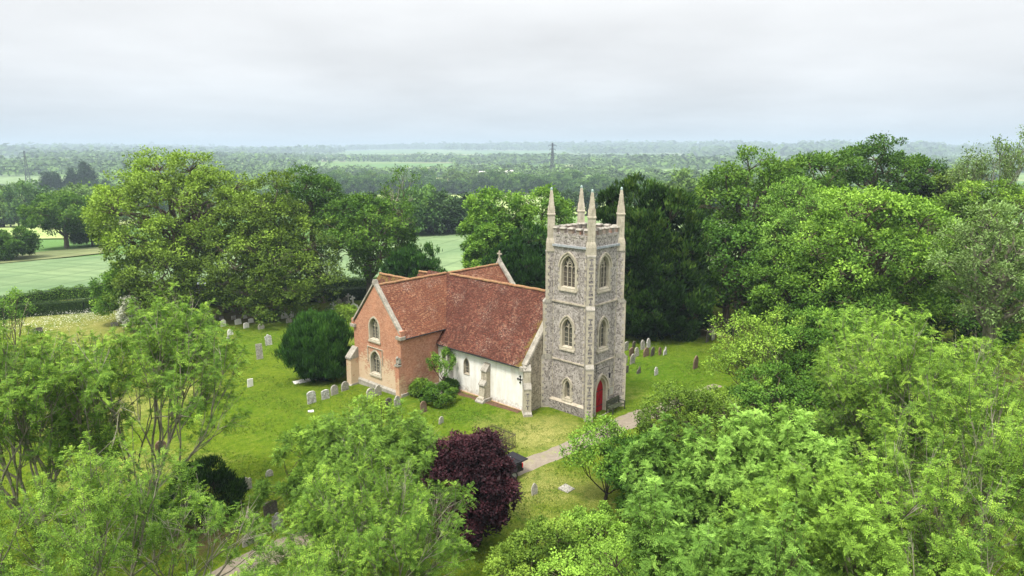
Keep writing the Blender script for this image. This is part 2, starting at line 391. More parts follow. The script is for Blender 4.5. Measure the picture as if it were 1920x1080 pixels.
    s.l(mp.outputs[0], b.inputs['Vector']); s.base(b.outputs['Color']); s.b.inputs['Roughness'].default_value = .3; s.b.inputs['Specular IOR Level'].default_value = .3; MAT['leaded_glass'] = s.m
    s = NT('louvre'); s.base(s.ramp(s.noise(5), [(.3, (.06, .052, .042)), (.7, (.11, .096, .08))])); MAT['louvre'] = s.m
    # plain ones
    def plain(name, c, rough=.6, var=.25, met=0, sc=6):
        s = NT(name); s.base(s.ramp(s.noise(sc), [(.3, k_(c, 1-var)), (.7, k_(c, 1+var))])); s.b.inputs['Roughness'].default_value = rough; s.b.inputs['Metallic'].default_value = met; MAT[name] = s.m
    plain('red_door', (.27, .008, .014), .5, .25, sc=3)
    plain('iron', (.022, .022, .024), .5)
    plain('iron_rust', (.06, .045, .038), .7)
    plain('lead', (.30, .32, .33), .6); plain('lead_green', (.32, .42, .38), .6)
    plain('bench_wood', (.052, .06, .035), .7); plain('plaque', (.36, .35, .31), .6, .15)
    plain('black_paint', (.012, .012, .014), .25, .1); plain('rubber', (.02, .02, .02), .8); plain('alloy', (.22, .22, .23), .4, .1, .3)
    plain('car_paint', (.50, .55, .58), .25, .05); plain('car_glass', (.03, .04, .045), .1, .1); plain('tail_light', (.5, .02, .02), .3); plain('orange_plastic', (.7, .18, .04), .5)
    plain('white_plastic', (.7, .7, .68), .5); plain('galvanised', (.06, .065, .07), .7)
    plain('soil', (.11, .065, .04), .95, .4); plain('house_wall', (.55, .5, .45), .8); plain('house_roof', (.2, .09, .06), .8)
    # gravestones
    def grave(name, a, b, lich, amt, dark=(.03, .03, .022)):
        s = NT(name); oi = s.n('ObjectInfo'); ad = s.n('VectorMath', operation='ADD'); cmb = s.n('CombineXYZ')
        r = s.math('MULTIPLY', oi.outputs['Random'], 40)
        for i in range(3): s.l(r, cmb.inputs[i])
        s.l(s.coord(), ad.inputs[0]); s.l(cmb.outputs[0], ad.inputs[1]); v = ad.outputs[0]
        c = s.ramp(s.noise(3, 5, .7, v), [(.3, a), (.7, b)]); c = s.mix(s.ramp(s.noise(9, 4, .7, v), [(.5, 0), (.6, amt)]), c, lich)
        c = s.mix(s.ramp(s.noise(5.5, 4, .7, v), [(.56, 0), (.68, amt*.8)]), c, dark)
        s.base(c); s.bump(s.noise(15, 3, .6, v), .4, .01); MAT[name] = s.m
    grave('grave_white', (.56, .55, .50), (.74, .72, .66), (.72, .7, .62), .3, (.3, .27, .2))
    grave('grave_grey', (.19, .18, .15), (.32, .30, .25), (.48, .46, .40), .7)
    grave('grave_pale', (.27, .25, .21), (.40, .375, .32), (.62, .6, .52), .6, (.12, .11, .08))
    grave('grave_dark', (.07, .06, .05), (.13, .115, .09), (.26, .26, .2), .35)
    grave('grave_brown', (.12, .075, .05), (.2, .13, .09), (.27, .25, .18), .4)
    grave('grave_mottled', (.22, .21, .185), (.42, .41, .37), (.75, .74, .7), .8, (.04, .04, .035))
build_arch_mats()

# ------------------------------------------------------------------ ground
def gauss(x, y, c, r, s=1.0):
    return s*np.exp(-(((x-c[0])**2+(y-c[1])**2)/(r*r)))
def axis_coords(lo, hi, near0, near1, step, growth):
    a = list(np.arange(near0, near1, step)); d = step
    while a[-1] < hi: d *= growth; a.append(a[-1]+d)
    b = []; d = step; v = near0
    while v > lo: d *= growth; v -= d; b.append(v)
    return np.array(b[::-1]+a)
gx = axis_coords(-9000, 9000, -75, 60, .8, 1.06); gy = axis_coords(-300, 9500, 8, 130, .8, 1.05)
GX, GY = np.meshgrid(gx, gy); GZ = T(GX, GY)
V = np.stack([GX.ravel(), GY.ravel(), GZ.ravel()], 1); nx_, ny_ = len(gx), len(gy)
ii = (np.arange(ny_-1)[:, None]*nx_+np.arange(nx_-1)[None]).ravel()
FI = np.stack([ii, ii+1, ii+1+nx_, ii+nx_], 1)
dry = np.zeros(len(V)); bare = np.zeros(len(V)); lush = np.zeros(len(V))
X_, Y_ = V[:, 0], V[:, 1]
for px, py, r, a in ((1000, 815, 3.2, 1.0), (1040, 800, 2.2, .9), (930, 790, 2, .5), (1010, 910, 3, .7), (1070, 925, 3.4, .6), (980, 950, 3, .5), (300, 740, 5, .7), (180, 770, 6, .9), (60, 700, 7, .7), (250, 880, 4, .7), (350, 640, 6, .3), (200, 610, 9, .9), (330, 600, 8, .6), (80, 600, 8, .7), (560, 940, 2.5, .35), (240, 570, 7, .9), (100, 570, 7, .9), (1195, 740, 1.6, .35), (640, 640, 3, .3)):
    dry = np.maximum(dry, gauss(X_, Y_, at(px, py), r, a))
for px, py, r, a in ((410, 610, 0, 0), (480, 590, 9, .9), (560, 590, 6, .75), (600, 705, 3.0, .85), (640, 700, 2.6, .9), (1250, 605, 6, 1), (1200, 615, 5, 1), (1330, 600, 7, 1), (1420, 610, 8, 1), (340, 590, 6, .6), (1340, 625, 4, .9), (640, 575, 6, .7), (1600, 640, 16, 1), (1500, 600, 12, 1), (1750, 700, 12, 1), (1550, 800, 9, 1), (380, 1000, 2.8, 1), (1700, 900, 9, 1), (1450, 950, 6, 1), (880, 985, 1.6, .6)):
    if r: bare = np.maximum(bare, gauss(X_, Y_, at(px, py), r, a))
for px, py, r, a in ((1250, 700, 7, 1), (520, 640, 7, .7), (880, 780, 2.4, 1), (560, 800, 5, .6), (480, 760, 5, .5), (840, 770, 2.0, .8), (1100, 868, 1.0, .7), (720, 760, 2.5, .6)):
    lush = np.maximum(lush, gauss(X_, Y_, at(px, py), r, a))
s = NT('grass_ground'); s.b.inputs['Specular IOR Level'].default_value = 0
n1 = s.noise(.35, 6, .7); n2 = s.noise(1.7, 6, .8); n3 = s.noise(16, 3, .7); n4 = s.noise(.004, 5, .6)
c = s.ramp(n2, [(.3, (.068, .118, .007)), (.5, (.135, .19, .013)), (.72, (.205, .25, .024))])
c = s.mix(s.math('MULTIPLY', s.attr('lush'), .75), c, s.ramp(n2, [(.3, (.045, .12, .006)), (.7, (.10, .20, .012))]))
dr = s.math('MULTIPLY_ADD', n1, 1.3); s.t.nodes[-1].inputs[2].default_value = -.60
dr = s.math('ADD', dr, s.attr('dry')); dr = s.math('ADD', dr, s.math('MULTIPLY', s.math('SUBTRACT', n2, .5), 1.1))
c = s.mix(s.ramp(dr, [(.18, 0), (1.0, .95)]), c, s.ramp(n3, [(.3, (.28, .27, .06)), (.7, (.44, .40, .15))]))
c = s.mix(s.ramp(n3, [(.42, .6), (.58, 0)]), c, (.035, .08, .008)); n5 = s.noise(4.5, 5, .8); c = s.mix(s.ramp(n5, [(.52, 0), (.66, .55)]), c, (.20, .19, .05)); c = s.mix(s.ramp(s.noise(.8, 6, .8), [(.36, .6), (.5, 0)]), c, (.04, .10, .008))
br_ = s.math('ADD', s.attr('bare'), s.math('MULTIPLY', s.math('SUBTRACT', n2, .5), 1.2))
c = s.mix(s.ramp(br_, [(.45, 0), (.8, .9)]), c, s.ramp(n3, [(.3, (.055, .045, .02)), (.6, (.12, .09, .045)), (.8, (.08, .10, .02))]))
# far country: pasture, crops and rough ground
v = s.n('TexVoronoi', Scale=.0045); s.l(s.coord(), v.inputs['Vector']); sp = s.n('SeparateColor'); s.l(v.outputs['Color'], sp.inputs[0])
fc = s.ramp(sp.outputs[0], [(0, (.12, .22, .07)), (.3, (.19, .28, .10)), (.55, (.32, .34, .15)), (.75, (.15, .22, .07)), (1, (.10, .17, .06))], 'CONSTANT')
fc = s.mix(s.ramp(n4, [(.4, .5), (.6, 0)]), fc, (.08, .15, .04))
c = s.mix(s.attr('farness'), c, fc)
s.base(c); s.bump(s.math('ADD', n3, s.math('MULTIPLY', n2, 1.5)), .8, .12); GROUND = s.m
R_ = np.hypot(X_, Y_)
me = np_mesh('ground', V, 4, FI, GROUND, {'dry': ('POINT', dry), 'bare': ('POINT', bare), 'lush': ('POINT', lush), 'farness': ('POINT', sstep((R_-105)/60))}, True)
tag(nobj('ground', me), kind='structure')

def ribbon(name, pts, widths, mat, lift, kind='structure', sub=1.0, edge=.0, seed=0):
    rnd = random.Random(seed); P = [np.array(p[:2], float) for p in pts]
    L = []; W = []
    for i in range(len(P)-1):                     # Catmull-Rom
        p0, p1, p2, p3 = P[max(i-1, 0)], P[i], P[i+1], P[min(i+2, len(P)-1)]
        n = max(2, int(np.linalg.norm(p2-p1)/sub))
        for k in range(n):
            t = k/n
            L.append(.5*((2*p1)+(-p0+p2)*t+(2*p0-5*p1+4*p2-p3)*t*t+(-p0+3*p1-3*p2+p3)*t**3)); W.append(widths[i]*(1-t)+widths[i+1]*t)
    L.append(P[-1]); W.append(widths[-1])
    V = []; F = []; nc = 7
    for i, p in enumerate(L):
        d = L[min(i+1, len(L)-1)]-L[max(i-1, 0)]; d /= np.linalg.norm(d); q = np.array([-d[1], d[0]])
        ja, jb = [edge*rnd.uniform(-1, 1) for _ in range(2)]
        for j in range(nc):
            t = j/(nc-1); off = (-W[i]/2+ja)*(1-t)+(W[i]/2+jb)*t; r = p+q*off
            V.append((r[0], r[1], float(T(r[0], r[1]))+lift*(1 if 0 < j < nc-1 else -.2)))
    for i in range(len(L)-1):
        for j in range(nc-1): a = i*nc+j; F += [a, a+1, a+nc+1, a+nc]
    return tag(nobj(name, np_mesh(name, np.array(V), 4, np.array(F), mat, smooth=True)), kind=kind)
s = NT('gravel'); n = s.noise(3, 6, .75); n2 = s.noise(30, 3, .7)
c = s.ramp(n, [(.3, (.17, .145, .11)), (.7, (.28, .24, .185))]); c = s.mix(s.ramp(n2, [(.3, .5), (.6, 0)]), c, (.17, .13, .10))
c = s.mix(s.ramp(s.noise(.8, 4, .7), [(.55, 0), (.72, .5)]), c, (.22, .24, .06)); s.base(c); s.bump(n2, .5, .03)
pc = [at(380, 1110), at(480, 1052), at(600, 1003), at(720, 962), at(850, 917), at(960, 882), at(1060, 843), at(1130, 812), at(1190, 784), at(1260, 757), at(1345, 722)]
ribbon('path', pc, [2.1, 2.1, 2.0, 1.9, 1.85, 1.7, 1.6, 1.8, 2.1, 1.4, 1.0], s.m, .035, sub=.5, edge=.10)
# bare earth strip along the foot of the nave wall
ribbon('soil_strip', [ch(4.9, -2.15), ch(7.5, -2.2), ch(10, -2.25), ch(13.9, -2.2)], [.5, .7, .6, .6], MAT['soil'], .03, sub=.4, edge=.09)

# crop fields and lane beyond the churchyard
def crop(name, c1, c2, ang, sc=.9):
    s = NT(name); mp = s.n('Mapping'); mp.inputs['Rotation'].default_value = (0, 0, ang); s.l(s.coord(), mp.inputs[0])
    n = s.noise(.05, 5, .6); wv = s.n('TexNoise', Scale=sc*.25, Detail=3.0); mp2 = s.n('Mapping'); mp2.inputs['Scale'].default_value = (.06, 1.6, 1); s.l(mp.outputs[0], mp2.inputs[0]); s.l(mp2.outputs[0], wv.inputs['Vector'])
    c = s.ramp(n, [(.35, c1), (.65, c2)]); c = s.mix(s.ramp(wv.outputs['Fac'], [(.40, .45), (.52, 0)]), c, k_(c1, .72))
    w_ = s.n('TexWave', Scale=.035); w_.inputs['Distortion'].default_value = .3; s.l(mp.outputs[0], w_.inputs['Vector']); c = s.mix(s.ramp(w_.outputs['Fac'], [(.965, 0), (.985, .5)]), c, k_(c1, .6))
    c = s.mix(s.ramp(s.noise(1.1, 4, .8), [(.4, .25), (.6, 0)]), c, k_(c1, .6))
    s.base(c); return s.m
CROPS = [crop('crop_blue_green', (.12, .19, .085), (.20, .27, .125), .35), crop('crop_green', (.14, .21, .08), (.22, .30, .13), 1.1), crop('crop_pale', (.27, .36, .11), (.36, .42, .16), .2), crop('stubble', (.40, .35, .2), (.5, .44, .27), .4)]
def patch(name, quad, mat, lift=.12, n=24):
    q = [at(*p)[:2] for p in quad]; V = []; F = []
    for i in range(n+1):
        for j in range(n+1):
            u, v = j/n, i/n; p = (q[0]*(1-u)+q[1]*u)*(1-v)+(q[3]*(1-u)+q[2]*u)*v
            V.append((p[0], p[1], float(T(p[0], p[1]))+lift))
    for i in range(n):
        for j in range(n): a = i*(n+1)+j; F += [a, a+1, a+n+2, a+n+1]
    return tag(nobj(name, np_mesh(name, np.array(V), 4, np.array(F), mat, smooth=True)), kind='structure')
patch('field', [(-160, 572), (900, 535), (905, 436), (-160, 505)], CROPS[0], .10, 40)
patch('field', [(-60, 502), (215, 474), (205, 463), (-60, 487)], crop('rough_margin', (.14, .17, .07), (.22, .23, .10), .4), .25)
patch('field', [(-120, 452), (175, 449), (150, 425), (-120, 427)], CROPS[2], .35)
patch('field', [(770, 405), (1190, 404), (1120, 365), (700, 366)], CROPS[2], .5)
patch('field', [(760, 434), (905, 434), (890, 402), (780, 402)], CROPS[1], .45)
patch('field', [(900, 520), (1600, 520), (1500, 410), (920, 420)], CROPS[1], .2)
patch('field', [(780, 341), (1010, 340), (990, 335), (820, 335)], CROPS[3], 1.2)
patch('field', [(1215, 335), (1300, 334), (1290, 330), (1222, 330)], CROPS[3], 1.5)
patch('field', [(-60, 345), (130, 352), (160, 335), (-60, 325)], CROPS[1], 1.2)
patch('field', [(230, 352), (420, 345), (400, 338), (240, 340)], CROPS[2], 1.2)
ribbon('lane', [at(-60, 590), at(60, 578), at(200, 565), at(330, 556), at(480, 549), at(640, 545), at(860, 543)], [3.4]*7, CROPS[3], .08, sub=2, edge=.3)

# ------------------------------------------------------------------ foliage geometry
def unit(v): return v/(np.linalg.norm(v, axis=-1, keepdims=True)+1e-9)
class Leaves:
    def __init__(s): s.P = []; s.D = []; s.N = []; s.L = []; s.W = []; s.t = []
    def add(s, P, D, N, L, W, t):
        n = len(P); s.P.append(P); s.D.append(D); s.N.append(N)
        s.L.append(np.broadcast_to(L, (n,)).copy()); s.W.append(np.broadcast_to(W, (n,)).copy()); s.t.append(np.broadcast_to(t, (n,)).copy())
    def arrays(s):
        return [np.concatenate(a) for a in (s.P, s.D, s.N, s.L, s.W, s.t)]
    def mesh(s, name, mat, fit=None):
        P, D, N, L, W, t = s.arrays()
        if fit is not None: P = fit(P)
        D = unit(D); Sd = unit(np.cross(D, N)); Nn = np.cross(Sd, D)
        Ls = L[:, None]; Ws = W[:, None]
        a = P; c = P+D*Ls-Nn*Ls*.12; b = P+D*Ls*.45+Sd*Ws*.5+Nn*Ls*.04; d = P+D*Ls*.45-Sd*Ws*.5+Nn*Ls*.04
        V = np.stack([a, b, c, d], 1).reshape(-1, 3); n = len(P)
        return np_mesh(name, V, 4, np.arange(4*n), mat, {'tone': ('FACE', np.clip(t, 0, 1))})
def compound(rng, lv, P, D, U, n_leaf, leaf_len, tone, pairs=3, size=.12, wid=.42, spread=.95, jit=.25):
    """pinnate leaves radiating from shoot tips P with axis D"""
    m = len(P)
    for k in range(n_leaf):
        ang = 2*np.pi*(k/n_leaf)+rng.uniform(0, 6.28, m)
        a = unit(np.cross(D, np.array([.31, .17, .93]))); b = np.cross(D, a)
        rad = np.cos(ang)[:, None]*a+np.sin(ang)[:, None]*b
        R = unit(rad*spread+D*rng.uniform(.1, .9, (m, 1))+rng.normal(0, jit, (m, 3))+np.array([0, 0, .1]))
        nrm = unit(np.cross(np.cross(R, D+np.array([0, 0, .6])), R)+rng.normal(0, .25, (m, 3)))
        side = unit(np.cross(R, nrm)); Lr = leaf_len*rng.uniform(.7, 1.25, m); tn = np.clip(tone+rng.normal(0, .14, m), 0, 1)
        base = P+rng.normal(0, .03, (m, 3))
        for j in range(pairs):
            f = (j+.7)/(pairs+.4); q = base+R*(Lr*f)[:, None]; q[:, 2] -= Lr*.25*f*f
            for sg in (-1, 1):
                lv.add(q, unit(R*.75+side*sg*.8+np.array([0, 0, -.12])), nrm, size*rng.uniform(.8, 1.15, m), size*wid, tn)
        q = base+R*(Lr*.95)[:, None]; q[:, 2] -= Lr*.25
        lv.add(q, unit(R+np.array([0, 0, -.3])), nrm, size*1.15, size*wid, tn)
def tuft(rng, lv, P, D, n, rad, size, wid, tone, up=.7, droop=0., jit=.55, tj=.13):
    """n leaves around each shoot"""
    m = len(P); k = m*n
    Pn = np.repeat(P, n, 0)+rng.normal(0, rad*.55, (k, 3)); Dn = np.repeat(D, n, 0)
    off = unit(Pn-np.repeat(P, n, 0)+1e-6)
    dirs = unit(Dn*.6+off*.7+rng.normal(0, jit, (k, 3))-np.array([0, 0, droop]))
    nrm = unit(Dn*.5+np.array([0, 0, up*1.15])+rng.normal(0, .36, (k, 3)))
    L = size*rng.uniform(.7, 1.3, k); lv.add(Pn, dirs, nrm, L, L*wid, np.clip(np.repeat(tone, n)+rng.normal(0, tj, k), 0, 1))
def tubes_mesh(name, lines, mat, fit=None, sides=6):
    V = []; F = []; base = 0
    for pts, rad in lines:
        pts = np.array(pts, float)
        if fit is not None: pts = fit(pts)
        d = np.gradient(pts, axis=0); d = unit(d); ref = np.array([.19, .33, .92]) if abs(d[0][2]) < .9 else np.array([.9, .3, .1])
        a = unit(np.cross(d, ref)); b = np.cross(d, a); n = sides if rad[0] > .05 else 4
        th = 2*np.pi*np.arange(n)/n
        ring = pts[:, None]+np.array(rad)[:, None, None]*(np.cos(th)[None, :, None]*a[:, None]+np.sin(th)[None, :, None]*b[:, None])
        V.append(ring.reshape(-1, 3)); m = len(pts)
        i = (np.arange(m-1)[:, None]*n+np.arange(n)[None]).ravel(); j = (np.arange(m-1)[:, None]*n+(np.arange(n)[None]+1) % n).ravel()
        F.append(np.stack([i, j, j+n, i+n], 1)+base); base += m*n
    return np_mesh(name, np.concatenate(V), 4, np.concatenate(F), mat, smooth=True)
def limb(rng, p0, p1, r0, r1, n=6, wob=.06, sag=.0):
    p0 = np.array(p0, float); p1 = np.array(p1, float); L = np.linalg.norm(p1-p0); t = np.linspace(0, 1, n)[:, None]
    pts = p0+(p1-p0)*t; pts[:, 2] += L*.14*np.sin(np.pi*t[:, 0])*(1 if sag == 0 else -sag)
    pts[1:-1] += rng.normal(0, wob*L/2, (n-2, 3)); return pts, np.linspace(r0, r1, n)

def clumpy(seed, w, h, cb=.2, lobes=22, lr=.36, clumps=16, shoots=7, leaves=7, size=.3, wid=.6, up=.7, flat=1.0, top=1.0, droop=0., tone=.45, taper=0., yew=False, pear=0., crm=.26, lean=(0, 0), core=0):
    """crown of lobes of leaf clumps; returns leaves and branch lines. origin at the trunk base"""
    rng = np.random.default_rng(seed); lv = Leaves(); lines = []
    zc = h*(cb+(1-cb)*.5); rz = h*(1-cb)*.5; rx = w*.5
    g = np.arange(lobes)+.5; ph = np.arccos(1-2*g/lobes*.93); th = np.pi*(1+5**.5)*g+rng.uniform(0, 6)
    hf = np.where((ph > np.pi/2) & (cb <= .05), np.sin(ph)**.3, np.sin(ph)); u = np.stack([np.cos(th)*hf, np.sin(th)*hf, np.cos(ph)], 1)
    f = rng.uniform(.50, .80, lobes)
    lc = u*f[:, None]*np.array([rx, rx, rz])
    if taper: k = 1-taper*np.clip((lc[:, 2]/rz+1)/2, 0, 1); lc[:, 0] *= k; lc[:, 1] *= k
    lc[:, 2] += zc; lc[:, 0] += lean[0]*(lc[:, 2]/h); lc[:, 1] += lean[1]*(lc[:, 2]/h)
    R0 = min(rx, rz*1.1); rad = R0*lr*rng.uniform(.6, 1.45, lobes); ltone = rng.normal(0, .09, lobes)
    hub = np.array([0, 0, h*max(cb*1.1, .16)]); tr = max(.10, .018*h+.012*w)
    lines.append(limb(rng, (0, 0, -.4), hub, tr*1.25, tr, 5, .02)); 
    mid = np.array([lean[0]*.5, lean[1]*.5, zc]); lines.append(limb(rng, hub, mid, tr, tr*.5, 6, .06))
    allP = []; allD = []; allT = []
    for i in range(lobes):
        st = hub if lc[i, 2] < zc else (hub+mid)/2
        lines.append(limb(rng, st, lc[i], tr*.42, tr*.13, 7, .10))
        n = clumps; q = unit(rng.normal(0, 1, (n*3, 3))+u[i]*.55+np.array([0, 0, .25])); q = q[q[:, 2] > -.55][:n]
        cc = lc[i]+q*rad[i]*rng.uniform(.7, 1.08, (len(q), 1))*np.array([1, 1, flat])
        keep = np.ones(len(q), bool)
        for j in range(lobes):
            if j != i: keep &= np.linalg.norm((cc-lc[j])/np.array([1, 1, flat]), axis=1) > rad[j]*.78
        cc = cc[keep]; q = q[keep]
        if not len(cc): continue
        for c_, q_ in zip(cc[::2], q[::2]): lines.append(limb(rng, lc[i], c_, tr*.11, tr*.03, 4, .12))
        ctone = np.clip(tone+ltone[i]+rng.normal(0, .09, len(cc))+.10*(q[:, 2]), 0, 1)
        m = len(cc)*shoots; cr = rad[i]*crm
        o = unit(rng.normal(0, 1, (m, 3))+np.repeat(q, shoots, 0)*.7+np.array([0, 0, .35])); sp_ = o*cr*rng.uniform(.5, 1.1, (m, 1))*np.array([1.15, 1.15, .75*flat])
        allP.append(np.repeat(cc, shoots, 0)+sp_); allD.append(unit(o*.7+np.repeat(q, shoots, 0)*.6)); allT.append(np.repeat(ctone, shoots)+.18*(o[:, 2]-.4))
    P = np.concatenate(allP); D = np.concatenate(allD); tn = np.concatenate(allT)
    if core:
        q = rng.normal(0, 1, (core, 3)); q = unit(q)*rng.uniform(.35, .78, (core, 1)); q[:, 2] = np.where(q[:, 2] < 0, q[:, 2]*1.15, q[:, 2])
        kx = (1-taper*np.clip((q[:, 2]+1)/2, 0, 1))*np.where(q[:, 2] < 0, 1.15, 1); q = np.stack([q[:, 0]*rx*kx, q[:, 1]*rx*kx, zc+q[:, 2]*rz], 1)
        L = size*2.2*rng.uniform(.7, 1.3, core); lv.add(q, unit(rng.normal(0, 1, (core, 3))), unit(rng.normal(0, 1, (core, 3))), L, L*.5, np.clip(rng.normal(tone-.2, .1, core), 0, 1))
    if yew:
        D = unit(D*.6+np.array([0, 0, yew])+rng.normal(0, .12, D.shape)); m = len(P)
        for j in range(leaves):
            o = rng.normal(0, size*.35, (m, 3)); L = size*rng.uniform(.7, 1.5, m)
            lv.add(P+o, unit(D+rng.normal(0, .22, D.shape)), unit(rng.normal(0, 1, D.shape)), L, L*wid, np.clip(tn+rng.normal(0, .15, m)+.1*j/leaves, 0, 1))
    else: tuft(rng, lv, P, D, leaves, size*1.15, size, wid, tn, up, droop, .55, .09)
    return lv, lines

def branchy(seed, w, h, cb=.25, limbs=6, splits=(4, 4, 3), stems=1, tr=None, shoot='ash', n_leaf=6, leaf_len=.3, size=.12, tone=.45, spread=.9, dead=.06, along=3, upw=.35, lean=(0, 0), wid=.42, inner=0):
    """open crown grown by repeated forking, fitted to width w and height h"""
    rng = np.random.default_rng(seed); lines = []; dead_l = []; tips = []; dirs = []
    tr = tr or .011*h+.05
    def rot(d, ang, az):
        a = unit(np.cross(d, np.array([.3, .5, .81]))); b = np.cross(d, a)
        return unit(d*math.cos(ang)+(a*math.cos(az)+b*math.sin(az))*math.sin(ang))
    def grow(p, d, L, r, lvl):
        n = 5; pts = [p]; dd = d.copy()
        for k in range(n-1):
            dd = unit(dd+rng.normal(0, .13, 3)+np.array([0, 0, .06*upw/.35])); pts.append(pts[-1]+dd*L/(n-1))
        isdead = lvl >= 2 and rng.random() < dead
        (dead_l if isdead else lines).append((np.array(pts), np.linspace(r, r*.55, n)))
        if inner and 1 <= lvl < len(splits) and not isdead:
            for k in range(inner):
                e = rot(dd, rng.uniform(.7, 1.5), rng.uniform(0, 6.28)); tips.append(pts[rng.integers(1, n)]+e*L*rng.uniform(.1, .35)); dirs.append(unit(e+np.array([0, 0, .3])))
        if lvl == len(splits) or isdead:
            if isdead:
                for k in range(3):
                    e = rot(dd, .5, rng.uniform(0, 6.28)); dead_l.append((np.array([pts[2+k//2], pts[2+k//2]+e*L*.4, pts[2+k//2]+e*L*.75+rng.normal(0, .05, 3)]), np.array([r*.4, r*.3, r*.15])))
                return
            for k in range(along):
                f = max(0, 1-k*.19); i = f*(n-1); a_, b_ = pts[int(i)] if i < n-1 else pts[-1], pts[min(int(i)+1, n-1)]
                q = a_+(b_-a_)*(i-int(i)); e = dd if k == 0 else rot(dd, .8, rng.uniform(0, 6.28))
                tips.append(q+(0 if k == 0 else 1)*e*.12*L); dirs.append(unit(e+np.array([0, 0, .35])))
            return
        m = splits[lvl]; az0 = rng.uniform(0, 6.28)
        for k in range(m):
            ang = rng.uniform(.35, .75)*spread if k else rng.uniform(.05, .3)
            s0 = pts[-1] if k < 2 else pts[rng.integers(2, n)]
            grow(s0, rot(dd, ang, az0+k*2.4), L*rng.uniform(.62, .82), r*.58, lvl+1)
    for st in range(stems):
        p = np.array([rng.normal(0, .25*(stems > 1)), rng.normal(0, .25*(stems > 1)), -.3]); d = unit(np.array([rng.normal(0, .1+.15*(stems > 1)), rng.normal(0, .1+.15*(stems > 1)), 1]))
        tp = p+d*(h*cb); lines.append(limb(rng, p, tp, tr*1.2, tr*.85, 5, .03))
        for k in range(limbs):
            az = 2*np.pi*k/limbs+rng.uniform(-.4, .4); el = rng.uniform(.45, 1.1) if k else 1.45
            grow(tp-d*rng.uniform(0, .3)*h*cb, unit(np.array([math.cos(az)*math.cos(el), math.sin(az)*math.cos(el), math.sin(el)])), h*.26*rng.uniform(.85, 1.15), tr*.5, 0)
    tips = np.array(tips); dirs = np.array(dirs)
    lo = np.percentile(tips, 1.5, 0); hi = np.percentile(tips, 98.5, 0); sx_ = w/(hi[0]-lo[0]); sy_ = w/(hi[1]-lo[1]); top = hi[2]; cxy = (lo+hi)/2
    def fit(P):
        P = P.copy(); k = np.clip(P[:, 2]/top, 0, 1); P[:, 0] = P[:, 0]*(1+(sx_-1)*k**.5)-cxy[0]*sx_*k+lean[0]*k; P[:, 1] = P[:, 1]*(1+(sy_-1)*k**.5)-cxy[1]*sy_*k+lean[1]*k
        P[:, 2] = np.where(P[:, 2] > 0, P[:, 2]*(h/top), P[:, 2]); return P
    lv = Leaves(); tips = fit(tips); relz = tips[:, 2]/h
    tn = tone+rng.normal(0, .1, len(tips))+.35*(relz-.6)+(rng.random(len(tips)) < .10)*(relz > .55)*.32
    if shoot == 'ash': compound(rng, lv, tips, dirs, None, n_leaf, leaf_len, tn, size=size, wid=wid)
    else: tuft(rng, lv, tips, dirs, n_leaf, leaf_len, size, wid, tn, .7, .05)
    lines = [(fit(a), b) for a, b in lines]; dead_l = [(fit(a), b) for a, b in dead_l]
    return lv, lines, dead_l

def place(x, Y, top, wpx):
    """photo column x, distance Y, crown-top row, crown width in photo pixels -> base point, height, width"""
    p = atY(x, top, Y); zc = Y*CP+(H-p[2])*SP
    b = float(T(p[0], p[1])); return np.array([p[0], p[1], b]), p[2]-b, wpx*zc/F
def tree(name, label, cat, x, Y, top, wpx, mode, leaf, bark='bark', group=None, seed=0, bottom=None, rz=0, **kw):
    b, h, w_ = place(x, Y, top, wpx)
    root = empty(name, b, rz, label, cat, group)
    if mode == 'clumpy':
        h_ = h; lv, ln = clumpy(seed, w_*1.08, h_*.99, **kw); dl = []
    else: lv, ln, dl = branchy(seed, w_*1.0, h*.98, **kw)
    nobj('trunk', tubes_mesh('trunk', ln, MAT[bark]), root)
    nobj('crown', lv.mesh('crown', MAT[leaf]), root)
    for i in range(0, len(dl), 4): nobj('dead_branch', tubes_mesh('dead_branch', dl[i:i+4], MAT['bark_dead']), root)
    return root

# ------------------------------------------------------------------ the church
church = empty('church', ch(0, 0), CH_ROT, 'old country church with flint west tower, whitewashed nave, brick transept and red tiled roofs', 'church')
def south(n0): return lambda u, v, d=0: (u, n0-d, v)
def west(e0): return lambda u, v, d=0: (e0-d, u, v)
def arch(cx, z0, w_, zs, za, k=8):
    """outline of a pointed opening, from bottom left round the top"""
    r = za-zs; hw = w_/2; R = max((hw*hw+r*r)/w_, hw); L = []
    th1 = math.atan2(r, R-hw) if R > hw else math.pi/2
    for i in range(k+1):
        t = th1*i/k; L.append((cx-hw+R-R*math.cos(t), zs+R*math.sin(t)))
    L = [(x, min(y, za)) for x, y in L]; L[-1] = (cx, za)
    return [(cx-hw, z0)]+L+[(2*cx-x, y) for x, y in L[:-1][::-1]]+[(cx+hw, z0)]
def grow_o(cx, z0, w_, zs, za, g, k=8): return arch(cx, z0-g, w_+2*g, zs, za+g*1.15, k)
def ring(mb, mp, A, dA, B, dB):
    n = len(A); V = [mp(u, v, dA) for u, v in A]+[mp(u, v, dB) for u, v in B]
    mb.mesh(V, [(j, (j+1) % n, n+(j+1) % n, n+j) for j in range(n)])
def bar2(mb, mp, pts, hw, d0, d1):
    """square moulding along a 2D polyline between depths d0..d1"""
    pts = [np.array(p, float) for p in pts]; loops = []
    for i, p in enumerate(pts):
        d = pts[min(i+1, len(pts)-1)]-pts[max(i-1, 0)]; d /= np.linalg.norm(d)+1e-9; q = np.array([-d[1], d[0]])*hw
        loops.append([mp(*(p-q), d0), mp(*(p+q), d0), mp(*(p+q), d1), mp(*(p-q), d1)])
    mb.loft(loops)
